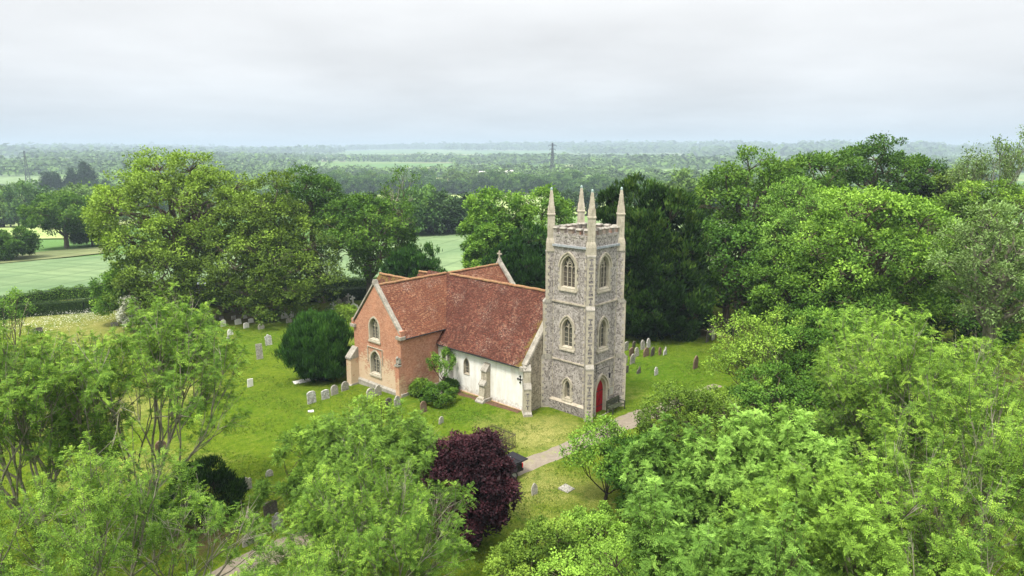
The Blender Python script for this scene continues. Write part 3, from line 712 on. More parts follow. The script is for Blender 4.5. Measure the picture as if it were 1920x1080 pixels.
def window(mp, cx, z0, w_, zs, za, lights, parent, stone_m='stone', glass='leaded_glass', ring_w=.17, depth=.26, hood=True, quoins=True, sill=True, simple=False, label=None):
    hole = arch(cx, z0, w_, zs, za); out = grow_o(cx, z0, w_, zs, za, ring_w); inn_w = w_-.10
    inn = arch(cx, z0+.07, inn_w, zs, za-.06)
    mb = CB(); ring(mb, mp, out, -.01, out, .035); ring(mb, mp, out, .035, hole, .035); ring(mb, mp, hole, .035, inn, -depth)
    if quoins:                            # long and short side stones
        for sg in (-1, 1):
            z = z0-ring_w; i = 0
            while z < zs-.1:
                hh = .26; ex = .14 if i % 2 == 0 else .0
                if ex:
                    a = cx+sg*(w_/2+ring_w-.01); b = a+sg*ex; q = [mp(min(a, b), z+.02, 0.03), mp(max(a, b), z+hh-.02, -.02)]
                    p0, p1 = q; mb.box(min(p0[0], p1[0]), max(p0[0], p1[0]), min(p0[1], p1[1]), max(p0[1], p1[1]), z+.02, z+hh-.02)
                z += hh; i += 1
    if sill: 
        p0, p1 = mp(cx-w_/2-ring_w-.05, z0-ring_w-.1, .10), mp(cx+w_/2+ring_w+.05, z0-ring_w+.02, -.02)
        mb.box(min(p0[0], p1[0]), max(p0[0], p1[0]), min(p0[1], p1[1]), max(p0[1], p1[1]), p0[2], p1[2])
    if hood:
        hp = grow_o(cx, z0, w_, zs, za, ring_w+.045)[1:-1]; bar2(mb, mp, hp, .05, .0, .11)
    f = mb.build('window', MAT[stone_m], parent)
    if label: f['label'] = label
    g = CB(); g.holed(inn, [], lambda u, v: mp(u, v, -depth+.01)); g.build('glass', MAT[glass], f)
    t = CB(); d0, d1 = -depth+.02, -depth+.12
    xs = [cx-inn_w/2+inn_w*k/lights for k in range(lights+1)]; bw = .024
    zl = zs-.12 if lights > 1 else zs
    for x in xs[1:-1]: bar2(t, mp, [(x, z0+.07), (x, zl+.05)], bw, d0, d1)
    if lights > 1:
        lw = inn_w/lights
        for k in range(lights):           # cusped light heads
            c_ = (xs[k]+xs[k+1])/2; a_ = arch(c_, zl-.1, lw, zl, zl+lw*.62, 5)[1:-1]; bar2(t, mp, a_, .018, d0, d1-.02)
        def inside(x, y):
            for i in range(len(inn)-1):
                pass
            hw = inn_w/2; r = za-.09-zs; R = (hw*hw+r*r)/inn_w; c1 = cx-hw+R; c2 = cx+hw-R
            return y <= zs or (math.hypot(x-c1, y-zs) < R and math.hypot(x-c2, y-zs) < R)
        hw = inn_w/2; r = za-.09-zs; R = (hw*hw+r*r)/inn_w
        for x in xs[1:-1]:                # intersecting tracery
            for sg in (-1, 1):
                pl = []
                for i in range(12):
                    th = i/11*1.3; q = (x+sg*(R-R*math.cos(th)), zs+R*math.sin(th))
                    if not inside(*q): break
                    pl.append(q)
                if len(pl) > 2: bar2(t, mp, pl, .018, d0, d1-.01)
        if lights == 3:
            rr = inn_w*.15; zc = zs+(za-zs)*.52
            bar2(t, mp, [(cx+rr*math.cos(a), zc+rr*math.sin(a)) for a in np.linspace(0, 6.283, 13)], .016, d0, d1-.015)
            pass
    else:
        bar2(t, mp, [(cx, z0+.07), (cx, za-.12)], .012, d0, d0+.03)
    n = 4 if lights > 1 else 3
    for k in range(1, n): bar2(t, mp, [(cx-inn_w/2, z0+(zs-z0)*k/n), (cx+inn_w/2, z0+(zs-z0)*k/n)], .010, d0-.004, d0+.02)
    t.build('tracery', MAT[stone_m], f)
    return f

# ---- tower
E0, E1, N0, N1 = .35, 4.15, .30, 4.10       # tower body
ZS = [4.15, 8.65, 12.85]
tw = CB(); mpS = south(N0); mpW = west(E0)
WS = [(2.35, 9.72, 1.25, 11.2, 12.12, 3), (2.35, 5.18, .95, 6.6, 7.38, 2), (2.25, 1.2, .50, 2.15, 2.6, 1)]
WW = [(1.98, 9.70, 1.25, 11.2, 12.12, 3), (1.98, 5.15, .95, 6.55, 7.35, 2)]
DOOR = (1.95, 0.0, 1.32, 1.75, 2.85)
ZT = 13.72
tw.holed([(E0, -1), (E1, -1), (E1, ZT), (E0, ZT)], [arch(*q[:5]) for q in WS], lambda u, v: mpS(u, v))
tw.holed([(N0, -1), (DOOR[0]-DOOR[2]/2, -1), ]+arch(DOOR[0], 0, DOOR[2], DOOR[3], DOOR[4])[0:]+[(DOOR[0]+DOOR[2]/2, -1), (N1, -1), (N1, ZT), (N0, ZT)], [arch(*q[:5]) for q in WW], lambda u, v: mpW(u, v))
tw.face([(E1, N0, -1), (E1, N1, -1), (E1, N1, ZT), (E1, N0, ZT)]); tw.face([(E0, N1, -1), (E1, N1, -1), (E1, N1, ZT), (E0, N1, ZT)])
pt = .34                                    # parapet thickness
for a, b in (((E0, N0), (E1, N0)), ((E1, N0), (E1, N1)), ((E1, N1), (E0, N1)), ((E0, N1), (E0, N0))):
    ins = lambda p: (E0+pt if p[0] == E0 else E1-pt, N0+pt if p[1] == N0 else N1-pt)
    A, B = ins(a), ins(b); tw.face([(A[0], A[1], 12.7), (B[0], B[1], 12.7), (B[0], B[1], ZT), (A[0], A[1], ZT)]); tw.face([(a[0], a[1], ZT), (b[0], b[1], ZT), (B[0], B[1], ZT), (A[0], A[1], ZT)])
# plinth either side of the door and along the south
tw.box(E0+.02, E1+.4, N0-.16, N0+.05, -1, .80)
tw.box(E0-.14, E0+.05, N0+.05, DOOR[0]-DOOR[2]/2-.22, -1, .80); tw.box(E0-.14, E0+.05, DOOR[0]+DOOR[2]/2+.22, N1, -1, .80)
tower = tw.build('tower', MAT['flint'], church, recalc=False)
r = CB(); r.box(E0+pt, E1-pt, N0+pt, N1-pt, 12.6, 12.8); r.build('tower_roof', MAT['lead'], tower)
st = CB()                                   # string courses
def sbar(mb, e0, e1, n0, n1, z, h, p): mb.box(e0, e1, n0, n1, z-h, z)
st.mesh([(E0+.1, N0-.19, .80), (E1+.5, N0-.19, .80), (E1+.5, N0, .98), (E0+.1, N0, .98), (E0+.1, N0+.02, .78), (E1+.5, N0+.02, .78)], [(0, 1, 2, 3), (0, 3, 4), (1, 5, 2), (0, 4, 5, 1), (3, 2, 5, 4)])
st.build('plinth_moulding', MAT['stone_worn'], tower)
for z, p in zip(ZS[:2], (.08, .09)):
    st = CB()
    if z < 5: st.box(E0+.3, E1-.45, N0-p, N0+.01, z-.10, z); st.box(E0-p, E0+.01, N0+.3, N1-.65, z-.08, z)
    elif z < 10: st.box(E0-p, E1, N0-p, N0+.01, z-.12, z); st.box(E0-p, E0+.01, N0+.01, N1, z-.12, z); st.box(E1-.01, E1+p, N0-p, N1+p, z-.12, z); st.box(E0-p, E1, N1-.01, N1+p, z-.12, z)
    st.build('string_course', MAT['stone_worn'], tower)
st = CB(); z, p = ZS[2], .13
st.box(E0-p, E1+p, N0-p, N0+.01, z-.13, z+.02); st.box(E0-p, E0+.01, N0+.01, N1, z-.13, z+.02); st.box(E1-.01, E1+p, N0+.01, N1+p, z-.13, z+.02); st.box(E0-p, E1, N1-.01, N1+p, z-.13, z+.02)
st.build('string_course', MAT['lead'], tower)
# battlements: small stone merlons with brick between, each its own block in one parapet part
rnd = random.Random(4)
mer = CB(); mbk = CB(); cap = CB()
def along(a, b, n, z):
    a = np.array(a, float); b = np.array(b, float); L = np.linalg.norm(b-a); d = (b-a)/L; q = np.array([-d[1], d[0]])
    for k in range(n*2-1):
        t0, t1 = L*k/(n*2-1), L*(k+1)/(n*2-1); c_ = a+d*(t0+t1)/2
        if k % 2 == 0:
            hh = .34+rnd.uniform(-.03, .05); mer.obox((*c_, z+hh/2), (*d, 0), (*q, 0), (0, 0, 1), (t1-t0)/2+.02, pt/2-.01, hh/2)
            cap.obox((*c_, z+hh+.045), (*d, 0), (*q, 0), (0, 0, 1), (t1-t0)/2+.06, pt/2+.06, .05, .9, .6)
        else:
            mbk.obox((*c_, z+.03), (*d, 0), (*q, 0), (0, 0, 1), (t1-t0)/2, pt/2-.03, .05)
            cap.obox((c_[0], c_[1], z-.17), (*d, 0), (*q, 0), (0, 0, 1), (t1-t0)/2-.03, pt/2+.035, .07)
hp = pt/2
along((E0+.25, N0+hp), (E1-.25, N0+hp), 5, ZT); along((E0+hp, N0+.25), (E0+hp, N1-.25), 5, ZT); along((E1-hp, N0+.25), (E1-hp, N1-.25), 5, ZT); along((E0+.25, N1-hp), (E1-.25, N1-hp), 5, ZT)
btl = mer.build('battlement', MAT['battlement'], tower); mbk.build('brick_infill', MAT['brick'], btl) if False else None
cap.build('coping_pattern', MAT['stone_grey'], tower)
for q in WS: window(mpS, *q, parent=church, glass='louvre' if q[1] > 9 else 'leaded_glass', label={3: 'three-light belfry opening with louvres, south face', 2: 'two-light pointed window high on the south face', 1: 'small single pointed window low on the tower'}[q[5]])
for q in WW: window(mpW, *q, parent=church, glass='louvre' if q[1] > 9 else 'leaded_glass', label={3: 'three-light belfry opening with louvres above the door', 2: 'two-light pointed window over the red door'}[q[5]])
# door
d = CB(); hole = arch(*DOOR); out = arch(DOOR[0], -.02, DOOR[2]+.40, DOOR[3], DOOR[4]+.23); inn = arch(DOOR[0], .02, DOOR[2]-.22, DOOR[3], DOOR[4]-.13); mid_ = arch(DOOR[0], 0.01, DOOR[2]-.08, DOOR[3], DOOR[4]-.05)
ring(d, mpW, out, -.01, out, .05); ring(d, mpW, out, .05, hole, .05); ring(d, mpW, hole, .05, mid_, -.10); ring(d, mpW, mid_, -.10, mid_, -.13); ring(d, mpW, mid_, -.13, inn, -.22)
bar2(d, mpW, arch(DOOR[0], 1.6, DOOR[2]+.5, DOOR[3], DOOR[4]+.29)[1:-1], .055, .0, .14)
dr_ = d.build('door', MAT['stone'], church); dr_['label'] = 'red plank door in a moulded stone arch'
g = CB(); g.holed(inn, [], lambda u, v: mpW(u, v, -.20)); 
for k in range(1, 7):
    x = DOOR[0]-.52+1.04*k/7; g.box(E0+.19, E0+.203, x-.008, x+.008, .02, 2.0)
g.box(E0+.185, E0+.203, DOOR[0]-.02, DOOR[0]+.02, .02, 2.45)
g.build('door_leaf', MAT['red_door'], dr_, recalc=False)
h_ = CB(); h_.tube([(E0+.19, DOOR[0]+.08, 1.12), (E0+.15, DOOR[0]+.08, 1.05), (E0+.19, DOOR[0]+.08, .98)], .015); h_.build('door_handle', MAT['iron'], dr_)
for z in (.55, 1.75):
    for a_, b_ in ((-.50, -.06), (.06, .50)): h_ = CB(); h_.box(E0+.175, E0+.19, DOOR[0]+a_, DOOR[0]+b_, z-.025, z+.025); h_.build('hinge', MAT['iron'], dr_)
s_ = CB(); s_.box(E0-.45, E0+.3, DOOR[0]-.75, DOOR[0]+.75, -.3, .06); s_.build('doorstep', MAT['stone_grey'], dr_)
# diagonal buttresses with flushwork, carrying the pinnacles
def diag(cx, cy, dx, dy, near, mid=False):
    dd = np.array([dx, dy, 0])/math.sqrt(2); sd = np.array([-dd[1], dd[0], 0]); up = np.array([0, 0, 1]); c0 = np.array([cx, cy, 0]); W_ = .29
    b = CB(); fl = CB(); top = CB()
    stages = [(-1, 4.0, .62), (4.35, 8.35, .44), (8.65, 12.2, .26)]
    for (z0, z1, pr) in stages:
        c = c0+dd*(pr/2-.15); b.obox((c[0], c[1], (z0+z1)/2), dd, sd, up, pr/2+.15, W_, (z1-z0)/2)
    for (z0, z1, p0, p1) in ((4.0, 4.38, .62, .44), (8.35, 8.68, .44, .26), (12.2, 12.55, .26, .10)):
        # weathered offset, darker stone
        L0 = [c0+dd*(p0+.02)+sd*W_*1.06+up*z0, c0+dd*(p0+.02)-sd*W_*1.06+up*z0, c0-dd*.2-sd*W_*1.06+up*z0, c0-dd*.2+sd*W_*1.06+up*z0]
        Lm = [v+up*(z1-z0)*.3 for v in L0]
        L1 = [c0+dd*p1+sd*W_*1.04+up*z1, c0+dd*p1-sd*W_*1.04+up*z1, c0-dd*.2-sd*W_*1.04+up*z1, c0-dd*.2+sd*W_*1.04+up*z1]
        top.loft([L0, Lm, L1])
    bt = b.build('buttress', MAT['stone'], church)
    # flint letters let into the ashlar, 3 mm proud
    def pan(c, a, hw, z0, z1): 
        v = [c-a*hw+up*z0, c+a*hw+up*z0, c+a*hw+up*z1, c-a*hw+up*z1]; fl.face(v)
    for (z0, z1, pr) in stages:
        z = max(z0, .25)+.25; i = 0
        while z < z1-.45:
            f0 = c0+dd*(pr+.004)
            if i % 2 == 0: pan(f0, sd, .06, z, z+.26); pan(f0, sd, .16, z+.262, z+.40); pan(f0, sd, .13, z-.15, z-.002)
            else: pan(f0, sd, .16, z+.0, z+.22)
            i += 1; z += .52 if i % 2 else .42
    sf = CB()
    for (z0, z1, pr) in stages:
        z = max(z0, .2); i = 0
        while z < z1-.05:
            hh = min(.26, z1-z); fr = pr-(.12 if i % 2 else .25)
            for sg in (-1, 1):
                a0 = c0-dd*.28+sd*sg*(W_+.003); a1 = c0+dd*max(fr, -.2)+sd*sg*(W_+.003); sf.face([a0+up*z, a1+up*z, a1+up*(z+hh), a0+up*(z+hh)])
            z += hh; i += 1
    sf.build('flint_pattern', MAT['flint'], bt, recalc=False)
    fl.build('flint_pattern', MAT['flint_panel'], bt, recalc=False)
    top.build('weathering', MAT['stone_grey'], bt)
    # pinnacle
    p = CB(); c = c0-dd*.10
    A = lambda s_, z: [c+dd*s_+sd*s_+up*z, c+dd*s_-sd*s_+up*z, c-dd*s_-sd*s_+up*z, c-dd*s_+sd*s_+up*z]
    p.loft([A(.34, 12.3), A(.34, 12.9), A(.30, 13.15), A(.25, 13.3), A(.25, 14.95), A(.29, 14.97), A(.29, 15.06), A(.245, 15.12), A(.085, 16.72), A(.055, 16.78)])
    for k in range(4):                    # gablets at the spire foot
        a_, b_ = [(dd, sd), (sd, -dd), (-dd, -sd), (-sd, dd)][k]
        v = [c+a_*.262-b_*.265+up*15.0, c+a_*.262+b_*.265+up*15.0, c+a_*.262+up*15.6, c+a_*.08+up*15.6]
        p.mesh(v, [(0, 1, 2), (0, 2, 3), (1, 3, 2), (0, 3, 1)])
        for j in range(5):                # crockets
            z = 15.35+j*.27; s_ = .245-(z-15.12)*.1; e_ = c+(a_+b_)*s_+up*z; p.obox(e_, a_, b_, up, .022, .022, .03, .5, .5)
    pn = p.build('pinnacle', MAT['stone'], church)
    q = CB(); q.loft([[c+np.array([math.cos(t)*r_, math.sin(t)*r_, z]) for t in np.linspace(0, 6.283, 9)[:-1]] for r_, z in ((.075, 16.76), (.095, 16.84), (.085, 16.93), (.03, 16.99))])
    q.build('lead_cap', MAT['lead_green'], pn)
diag(E0, N0, -1, -1, 1); diag(E0, N1, -1, 1, 0); diag(E1, N0, 1, -1, 0); diag(E1, N1, 1, 1, 0)
# stone quoins beside each buttress on the two seen faces
for kq in range(4):
    qn = CB(); z = 1.1; i = 0
    while z < 12.4:
        ex = .16 if i % 2 else .03
        if kq == 0: qn.box(E0+.30, E0+.36+ex, N0-.012, N0+.02, z, z+.26)
        if kq == 1: qn.box(E1-.30-ex, E1-.24, N0-.012, N0+.02, z, z+.26)
        if kq == 2: qn.box(E0-.012, E0+.02, N0+.30, N0+.36+ex, z, z+.26)
        if kq == 3: qn.box(E0-.012, E0+.02, N1-.42-ex, N1-.24, z, z+.26)
        z += .26; i += 1
    qn.build('quoins', MAT['stone'], tower)
dp = CB(); dp.tube([(E0+.24, N0-.05, 12.6), (E0+.24, N0-.05, .9)], .028); dp.build('downpipe', MAT['lead'], tower)
lb = CB()                                    # iron lamp bracket over the door
lb.tube([(E0-.02, 1.25, 3.35), (E0-.02, 1.25, 4.05)], .022); lb.tube([(E0-.02, 1.0, 3.75), (E0-.02, 1.5, 3.75)], .015)
lb.tube([(E0-.02, 1.25, 3.5)]+[(E0-.05-.75*t, 1.32+.35*t, 3.5+.5*t**.8) for t in np.linspace(.2, 1, 5)]+[(E0-.92, 1.72, 3.92), (E0-.88, 1.72, 3.72), (E0-.8, 1.7, 3.66)], .018)
lb.tube([(E0-.90, 1.72, 3.85), (E0-.90, 1.72, 3.5)], .01)
lb.loft([[(E0-.9+r_*math.cos(t), 1.72+r_*math.sin(t), z) for t in np.linspace(0, 6.283, 7)[:-1]] for r_, z in ((.02, 3.52), (.11, 3.44), (.09, 3.40), (.06, 3.12), (.03, 3.1))])
lb.build('lamp_bracket', MAT['iron'], church)
pq = CB(); pq.box(E0-.05, E0, 3.02, 3.52, 1.15, 1.80); f = pq.build('notice_board', MAT['plaque'], church)
pq = CB(); pq.box(E0-.07, E0-.05, 2.98, 3.56, 1.80, 1.85); pq.box(E0-.07, E0-.05, 2.98, 3.56, 1.10, 1.15); pq.box(E0-.07, E0-.05, 2.98, 3.02, 1.15, 1.80); pq.box(E0-.07, E0-.05, 3.52, 3.56, 1.15, 1.80); pq.build('board_frame', MAT['stone_worn'], f)

# ---- roofs
def roof_slope(mb, a, b, c, d, nu=24, nv=14, sag=.035, seed=0):
    """subdivided slope a,b (eave) c,d (ridge) with an old roof's unevenness; returns moss weights"""
    rng = random.Random(seed); ph = [rng.uniform(0, 6) for _ in range(4)]
    a, b, c, d = [np.array(p, float) for p in (a, b, c, d)]; nrm = np.cross(b-a, d-a); nrm /= np.linalg.norm(nrm); nrm *= np.sign(nrm[2])
    V = []
    for j in range(nv+1):
        for i in range(nu+1):
            u, v = i/nu, j/nv; p = (a*(1-u)+b*u)*(1-v)+(d*(1-u)+c*u)*v
            V.append(p+nrm*sag*(math.sin(u*9+ph[0])*math.sin(v*5+ph[1])+.6*math.sin(u*19+ph[2]+v*4)))
    mb.mesh(V, [(j*(nu+1)+i, j*(nu+1)+i+1, (j+1)*(nu+1)+i+1, (j+1)*(nu+1)+i) for j in range(nv) for i in range(nu)])
def set_moss(o, fn):
    me = o.data; at_ = me.attributes.new('moss', 'FLOAT', 'POINT'); at_.data.foreach_set('value', [fn(v.co.y, v.co.x, v.co.z) for v in me.vertices])
NR = 2.2; NZ = 8.68                         # nave ridge
EV_N, EV_Z = -2.08, 3.62                    # nave eave
nv = CB(); mpN = south(-1.8)
NW = (11.05, 1.62, .62, 2.45, 3.0)
nv.holed([(4.55, -.6), (14.5, -.6), (14.5, 3.82), (4.55, 3.82)], [arch(*NW)], lambda u, v: mpN(u, v))
nave = nv.build('nave_wall', MAT['limewash'], church, recalc=False)
f = window(mpN, *NW, 1, church, 'stone_worn', 'leaded_glass', ring_w=.04, depth=.22, hood=False, quoins=False, sill=False, label='small lancet window in the whitewashed nave wall')
nb = CB(); nb.box(4.55, 14.5, 6.05, 6.2, -.8, 3.8); nb.build('nave_wall', MAT['flint_brown'], church)
bf = CB(); bf.box(5.0, 14.3, -1.86, -1.79, -.6, .10); bf.build('brick_footing', MAT['brick'], nave)
# west gable of the nave behind the tower, with its raised coping
gw = CB()
poly = [(-1.8, -.8), (6.2, -.8), (6.2, 3.9), (NR, NZ+.15), (-1.8, 3.9)]
gw.loft([[(4.35, n, z) for n, z in poly], [(4.75, n, z) for n, z in poly]]); wg = gw.build('nave_gable', MAT['flint_brown'], church)
def coping(mb, e0, e1, n0, z0, n1, z1, th=.14, lift=.16):
    a = np.array([(e0+e1)/2, n0, z0+lift]); b = np.array([(e0+e1)/2, n1, z1+lift]); d = b-a; L = np.linalg.norm(d); d /= L; ax = np.array([1, 0, 0]); u = np.cross(ax, d); u *= np.sign(u[2])
    k = max(3, int(L/.55))
    for i in range(k):
        c = a+d*L*(i+.5)/k; mb.obox(c, ax, d, u, (e1-e0)/2, L/k/2-.006, th/2, .86, 1)
cp = CB(); coping(cp, 4.28, 4.82, -2.05, 3.62, NR, NZ, lift=.24); coping(cp, 4.28, 4.82, 6.45, 3.62, NR, NZ, lift=.24)
cp.obox((4.55, -2.0, 3.55), (1, 0, 0), (0, 1, 0), (0, 0, 1), .30, .28, .17); cp.build('coping', MAT['coping'], wg)
nr = CB(); roof_slope(nr, (4.75, EV_N, EV_Z), (14.6, EV_N, EV_Z), (14.6, NR, NZ), (4.75, NR, NZ), 40, 20, .035, 1)
roof_slope(nr, (14.6, -.9, 5.0), (20.2, -.9, 5.0), (20.2, NR, NZ), (14.6, NR, NZ), 12, 10, .02, 8)
roof_slope(nr, (4.75, 6.48, EV_Z), (20.2, 6.48, EV_Z), (20.2, NR, NZ), (4.75, NR, NZ), 30, 10, .03, 2)
o = nr.build('nave_roof', MAT['tiles'], church, smooth=True)
set_moss(o, lambda e, n, z: max(0, 1-(e-4.7)/1.3)*.75*(1 if n < NR-1 else .6)+max(0, 1-(z-EV_Z)/.5)*.25+max(0, 1-(NZ-z)/.35)*.3)
nroof = o
def ridge(mb, a, b, r=.11, step=.42):
    a = np.array(a, float); b = np.array(b, float); L = np.linalg.norm(b-a); n = int(L/step); d = (b-a)/L; up = np.array([0, 0, 1]); sd = np.cross(d, up); sd /= np.linalg.norm(sd)
    for k in range(n):
        p0 = a+d*L*k/n; p1 = a+d*L*(k+.97)/n; dz = .015*math.sin(k*1.7)
        mb.loft([[p+sd*r*1.3*math.cos(t)+up*(r*1.2*math.sin(t)-.03+dz) for t in np.linspace(-.2, math.pi+.2, 7)] for p in (p0, p1)])
ri = CB(); ridge(ri, (4.8, NR, NZ+.02), (17.2, NR, NZ+.02)); ri.build('ridge_tiles', MAT['ridge_tile'], nroof)
gt = CB(); gt.tube([(4.9, EV_N-.05, EV_Z-.05), (14.3, EV_N-.05, EV_Z-.05)], .045, 6); gt.build('gutter', MAT['iron'], nroof)
sf = CB(); sf.box(4.76, 14.4, EV_N+.02, -1.79, EV_Z-.10, EV_Z-.03); sf.build('eaves_board', MAT['bark'], nroof)
# south wall buttress, leaning and patched
b = CB(); W2 = .36; ec = 8.65
def prof(mb, ec, w, pts): mb.loft([[(ec-w, n, z) for n, z in pts], [(ec+w, n, z) for n, z in pts]])
prof(b, ec, .30, [(-1.78, -.5), (-2.72, -.5), (-2.68, .35), (-2.52, .48), (-2.45, 1.45), (-2.25, 1.75), (-2.22, 2.55), (-1.98, 2.95), (-1.78, 3.15)])
o = b.build('buttress', MAT['stone_worn'], church); o['label'] = 'weathered stone buttress against the whitewashed wall'
b = CB(); prof(b, ec, .42, [(-1.79, -.5), (-2.86, -.5), (-2.84, .12), (-2.6, .32), (-1.79, .32)]); prof(b, ec, .34, [(-2.2, 1.42), (-2.56, 1.40), (-2.52, 1.52), (-2.28, 1.78), (-2.2, 1.78)]); prof(b, ec, .335, [(-1.79, 2.5), (-2.30, 2.5), (-2.26, 2.6), (-1.98, 2.98), (-1.79, 3.06)]); b.build('weathering', MAT['stone_grey'], o)
# corner buttress of the nave, set diagonally
cc = np.array([4.55, -1.8, 0]); dd = np.array([-1, -1, 0])/math.sqrt(2); dd = np.array([-.75, -.66, 0]); dd /= np.linalg.norm(dd); sd = np.array([-dd[1], dd[0], 0]); up = np.array([0, 0, 1])
b = CB(); b.obox(cc+dd*.3+up*.65, dd, sd, up, .52, .27, 1.45, .98, 1); b.obox(cc+dd*.2+up*2.75, dd, sd, up, .38, .25, .75, .9, 1); b.obox(cc+dd*.35+up*-.25, dd, sd, up, .62, .34, .42)
o = b.build('buttress', MAT['stone'], church); o['label'] = 'diagonal corner buttress of the nave with flint inlay'
b = CB(); fl = CB()
for z0, z1, p0, p1 in ((2.1, 2.6, .84, .56), (3.45, 3.9, .57, .2), (.15, .4, .98, .84)):
    L = lambda p, z, w=.29: [cc+dd*p+sd*w+up*z, cc+dd*p-sd*w+up*z, cc-dd*.2-sd*w+up*z, cc-dd*.2+sd*w+up*z]
    b.loft([L(p0, z0), L(p0, z0+.10), L(p1, z1)])
b.build('weathering', MAT['stone_grey'], o)
for z in (.55, 1.0, 1.5):
    f0 = cc+dd*.826
    for hw, a_, b_ in ((.04, z, z+.26), (.12, z+.262, z+.36)): fl.face([f0-sd*hw+up*a_, f0+sd*hw+up*a_, f0+sd*hw+up*b_, f0-sd*hw+up*b_])
fl.build('flint_pattern', MAT['flint_panel'], o, recalc=False)
# iron tie plate in the shape of a cross
x = CB(); ce, cz = 5.15, 2.55
x.box(ce-.03, ce+.03, -1.85, -1.80, cz-.24, cz+.24); x.box(ce-.24, ce-.03, -1.85, -1.80, cz-.03, cz+.03); x.box(ce+.03, ce+.24, -1.85, -1.80, cz-.03, cz+.03)
for a_, b_ in ((-.24, 0), (.24, 0), (0, .24), (0, -.24)): x.obox((ce+a_, -1.83, cz+b_), (1, 0, 1), (-1, 0, 1), (0, 1, 0), .065, .065, .035)
x.build('tie_plate', MAT['iron'], nave)

# ---- south transept
TE0, TE1, TN = 14.5, 20.9, -5.8; TR = (TE0+TE1)/2; TZ = 8.75; TEV = 4.95; TG = -1.3
mpG = south(TN); mpT = west(TE0)
G1 = (17.95, 4.05, 1.3, 5.1, 5.95); G2 = (17.95, 1.05, 1.3, 2.2, 3.05)
t = CB()
t.holed([(TE0, TG), (TE1, TG), (TE1, TEV), (TR, TZ+.02), (TE0, TEV)], [arch(*G1), arch(*G2)], lambda u, v: mpG(u, v))
gable = t.build('transept_gable', MAT['brick_gable'], church, recalc=False)
t = CB(); t.box(TE0, TE0+.3, TN+.01, -.9, TG, TEV); t.box(TE1-.3, TE1, TN+.01, -.9, TG, TEV); t.build('transept_wall', MAT['brick'], church)
window(mpG, *G1, 3, church, 'stone', depth=.32, ring_w=.13, hood=False, quoins=False, label='upper three-light window in the brick gable')
window(mpG, *G2, 3, church, 'stone', depth=.32, ring_w=.13, hood=False, quoins=False, label='lower three-light window in the brick gable')
hm = CB(); bar2(hm, mpG, [(16.95, 2.0), (16.95, 3.35), (18.95, 3.35), (18.95, 2.0)], .04, 0, .07); hm.build('label_mould', MAT['stone_worn'], gable)
hm = CB(); hm.box(17.1, 18.8, TN-.12, TN, .72, .84); hm.build('sill_shadow_board', MAT['bark'], gable) if False else None
pl = CB(); pl.box(TE0-.12, TE1+.15, TN-.14, TN+.02, TG-.2, .10); pl.box(TE0-.12, TE0+.02, TN+.02, -1.9, TG-.2, .12); pl.mesh([(TE0-.12, TN-.14, .10), (TE1+.15, TN-.14, .10), (TE1, TN, .26), (TE0, TN, .26)], [(0, 1, 2, 3)]); pl.build('plinth', MAT['stone_grey'], gable)
# angle buttresses
b = CB(); prof(b, TE0+.22, .24, [(TN+.01, -.6), (TN-.30, -.6), (TN-.28, 2.45), (TN+.01, 2.6)]); o = b.build('buttress', MAT['brick'], church); o['label'] = 'low brick angle buttress under the carved stone beast'
b = CB(); prof(b, TE1-.15, .34, [(TN+.01, -1.2), (TN-.85, -1.2), (TN-.80, 2.05), (TN+.01, 2.2)]); o2 = b.build('buttress', MAT['brick_gable'], church); o2['label'] = 'brick buttress at the far corner of the gable with stone slope'
b = CB(); prof(b, TE1-.15, .38, [(TN+.01, 2.05), (TN-.88, 1.98), (TN-.88, 2.12), (TN-.1, 2.95), (TN+.01, 2.95)]); prof(b, TE1-.15, .40, [(TN+.01, -1.4), (TN-.95, -1.4), (TN-.95, -.35), (TN-.80, -.2), (TN+.01, -.2)]); b.build('weathering', MAT['stone_grey'], o2)
# carved beast: seated, wings folded, on a ledge
sb = CB(); sb.box(TE0-.04, TE0+.48, TN-.36, TN+.0, 2.5, 2.6)
def blob(mb, c, r, n=8, m=6):
    V = []; 
    for j in range(m+1):
        ph = math.pi*j/m
        for i in range(n): th = 2*math.pi*i/n; V.append((c[0]+r[0]*math.sin(ph)*math.cos(th), c[1]+r[1]*math.sin(ph)*math.sin(th), c[2]+r[2]*math.cos(ph)))
    mb.mesh(V, [(j*n+i, j*n+(i+1) % n, (j+1)*n+(i+1) % n, (j+1)*n+i) for j in range(m) for i in range(n)])
blob(sb, (TE0+.2, TN-.16, 2.86), (.17, .15, .28)); blob(sb, (TE0+.18, TN-.24, 3.2), (.11, .12, .12)); blob(sb, (TE0+.16, TN-.36, 3.17), (.05, .07, .05))
for sg in (-1, 1): sb.obox((TE0+.2+sg*.17, TN-.12, 2.98), (1, 0, .2*sg), (0, 1, 0), (0, 0, 1), .035, .11, .25, .6, .5); sb.obox((TE0+.18+sg*.07, TN-.22, 3.33), (1, 0, 0), (0, 1, 0), (0, 0, 1), .03, .025, .06, .2, .2); blob(sb, (TE0+.2+sg*.10, TN-.30, 2.66), (.05, .08, .07))
sb.build('stone_beast', MAT['stone_grey'], church, smooth=False)
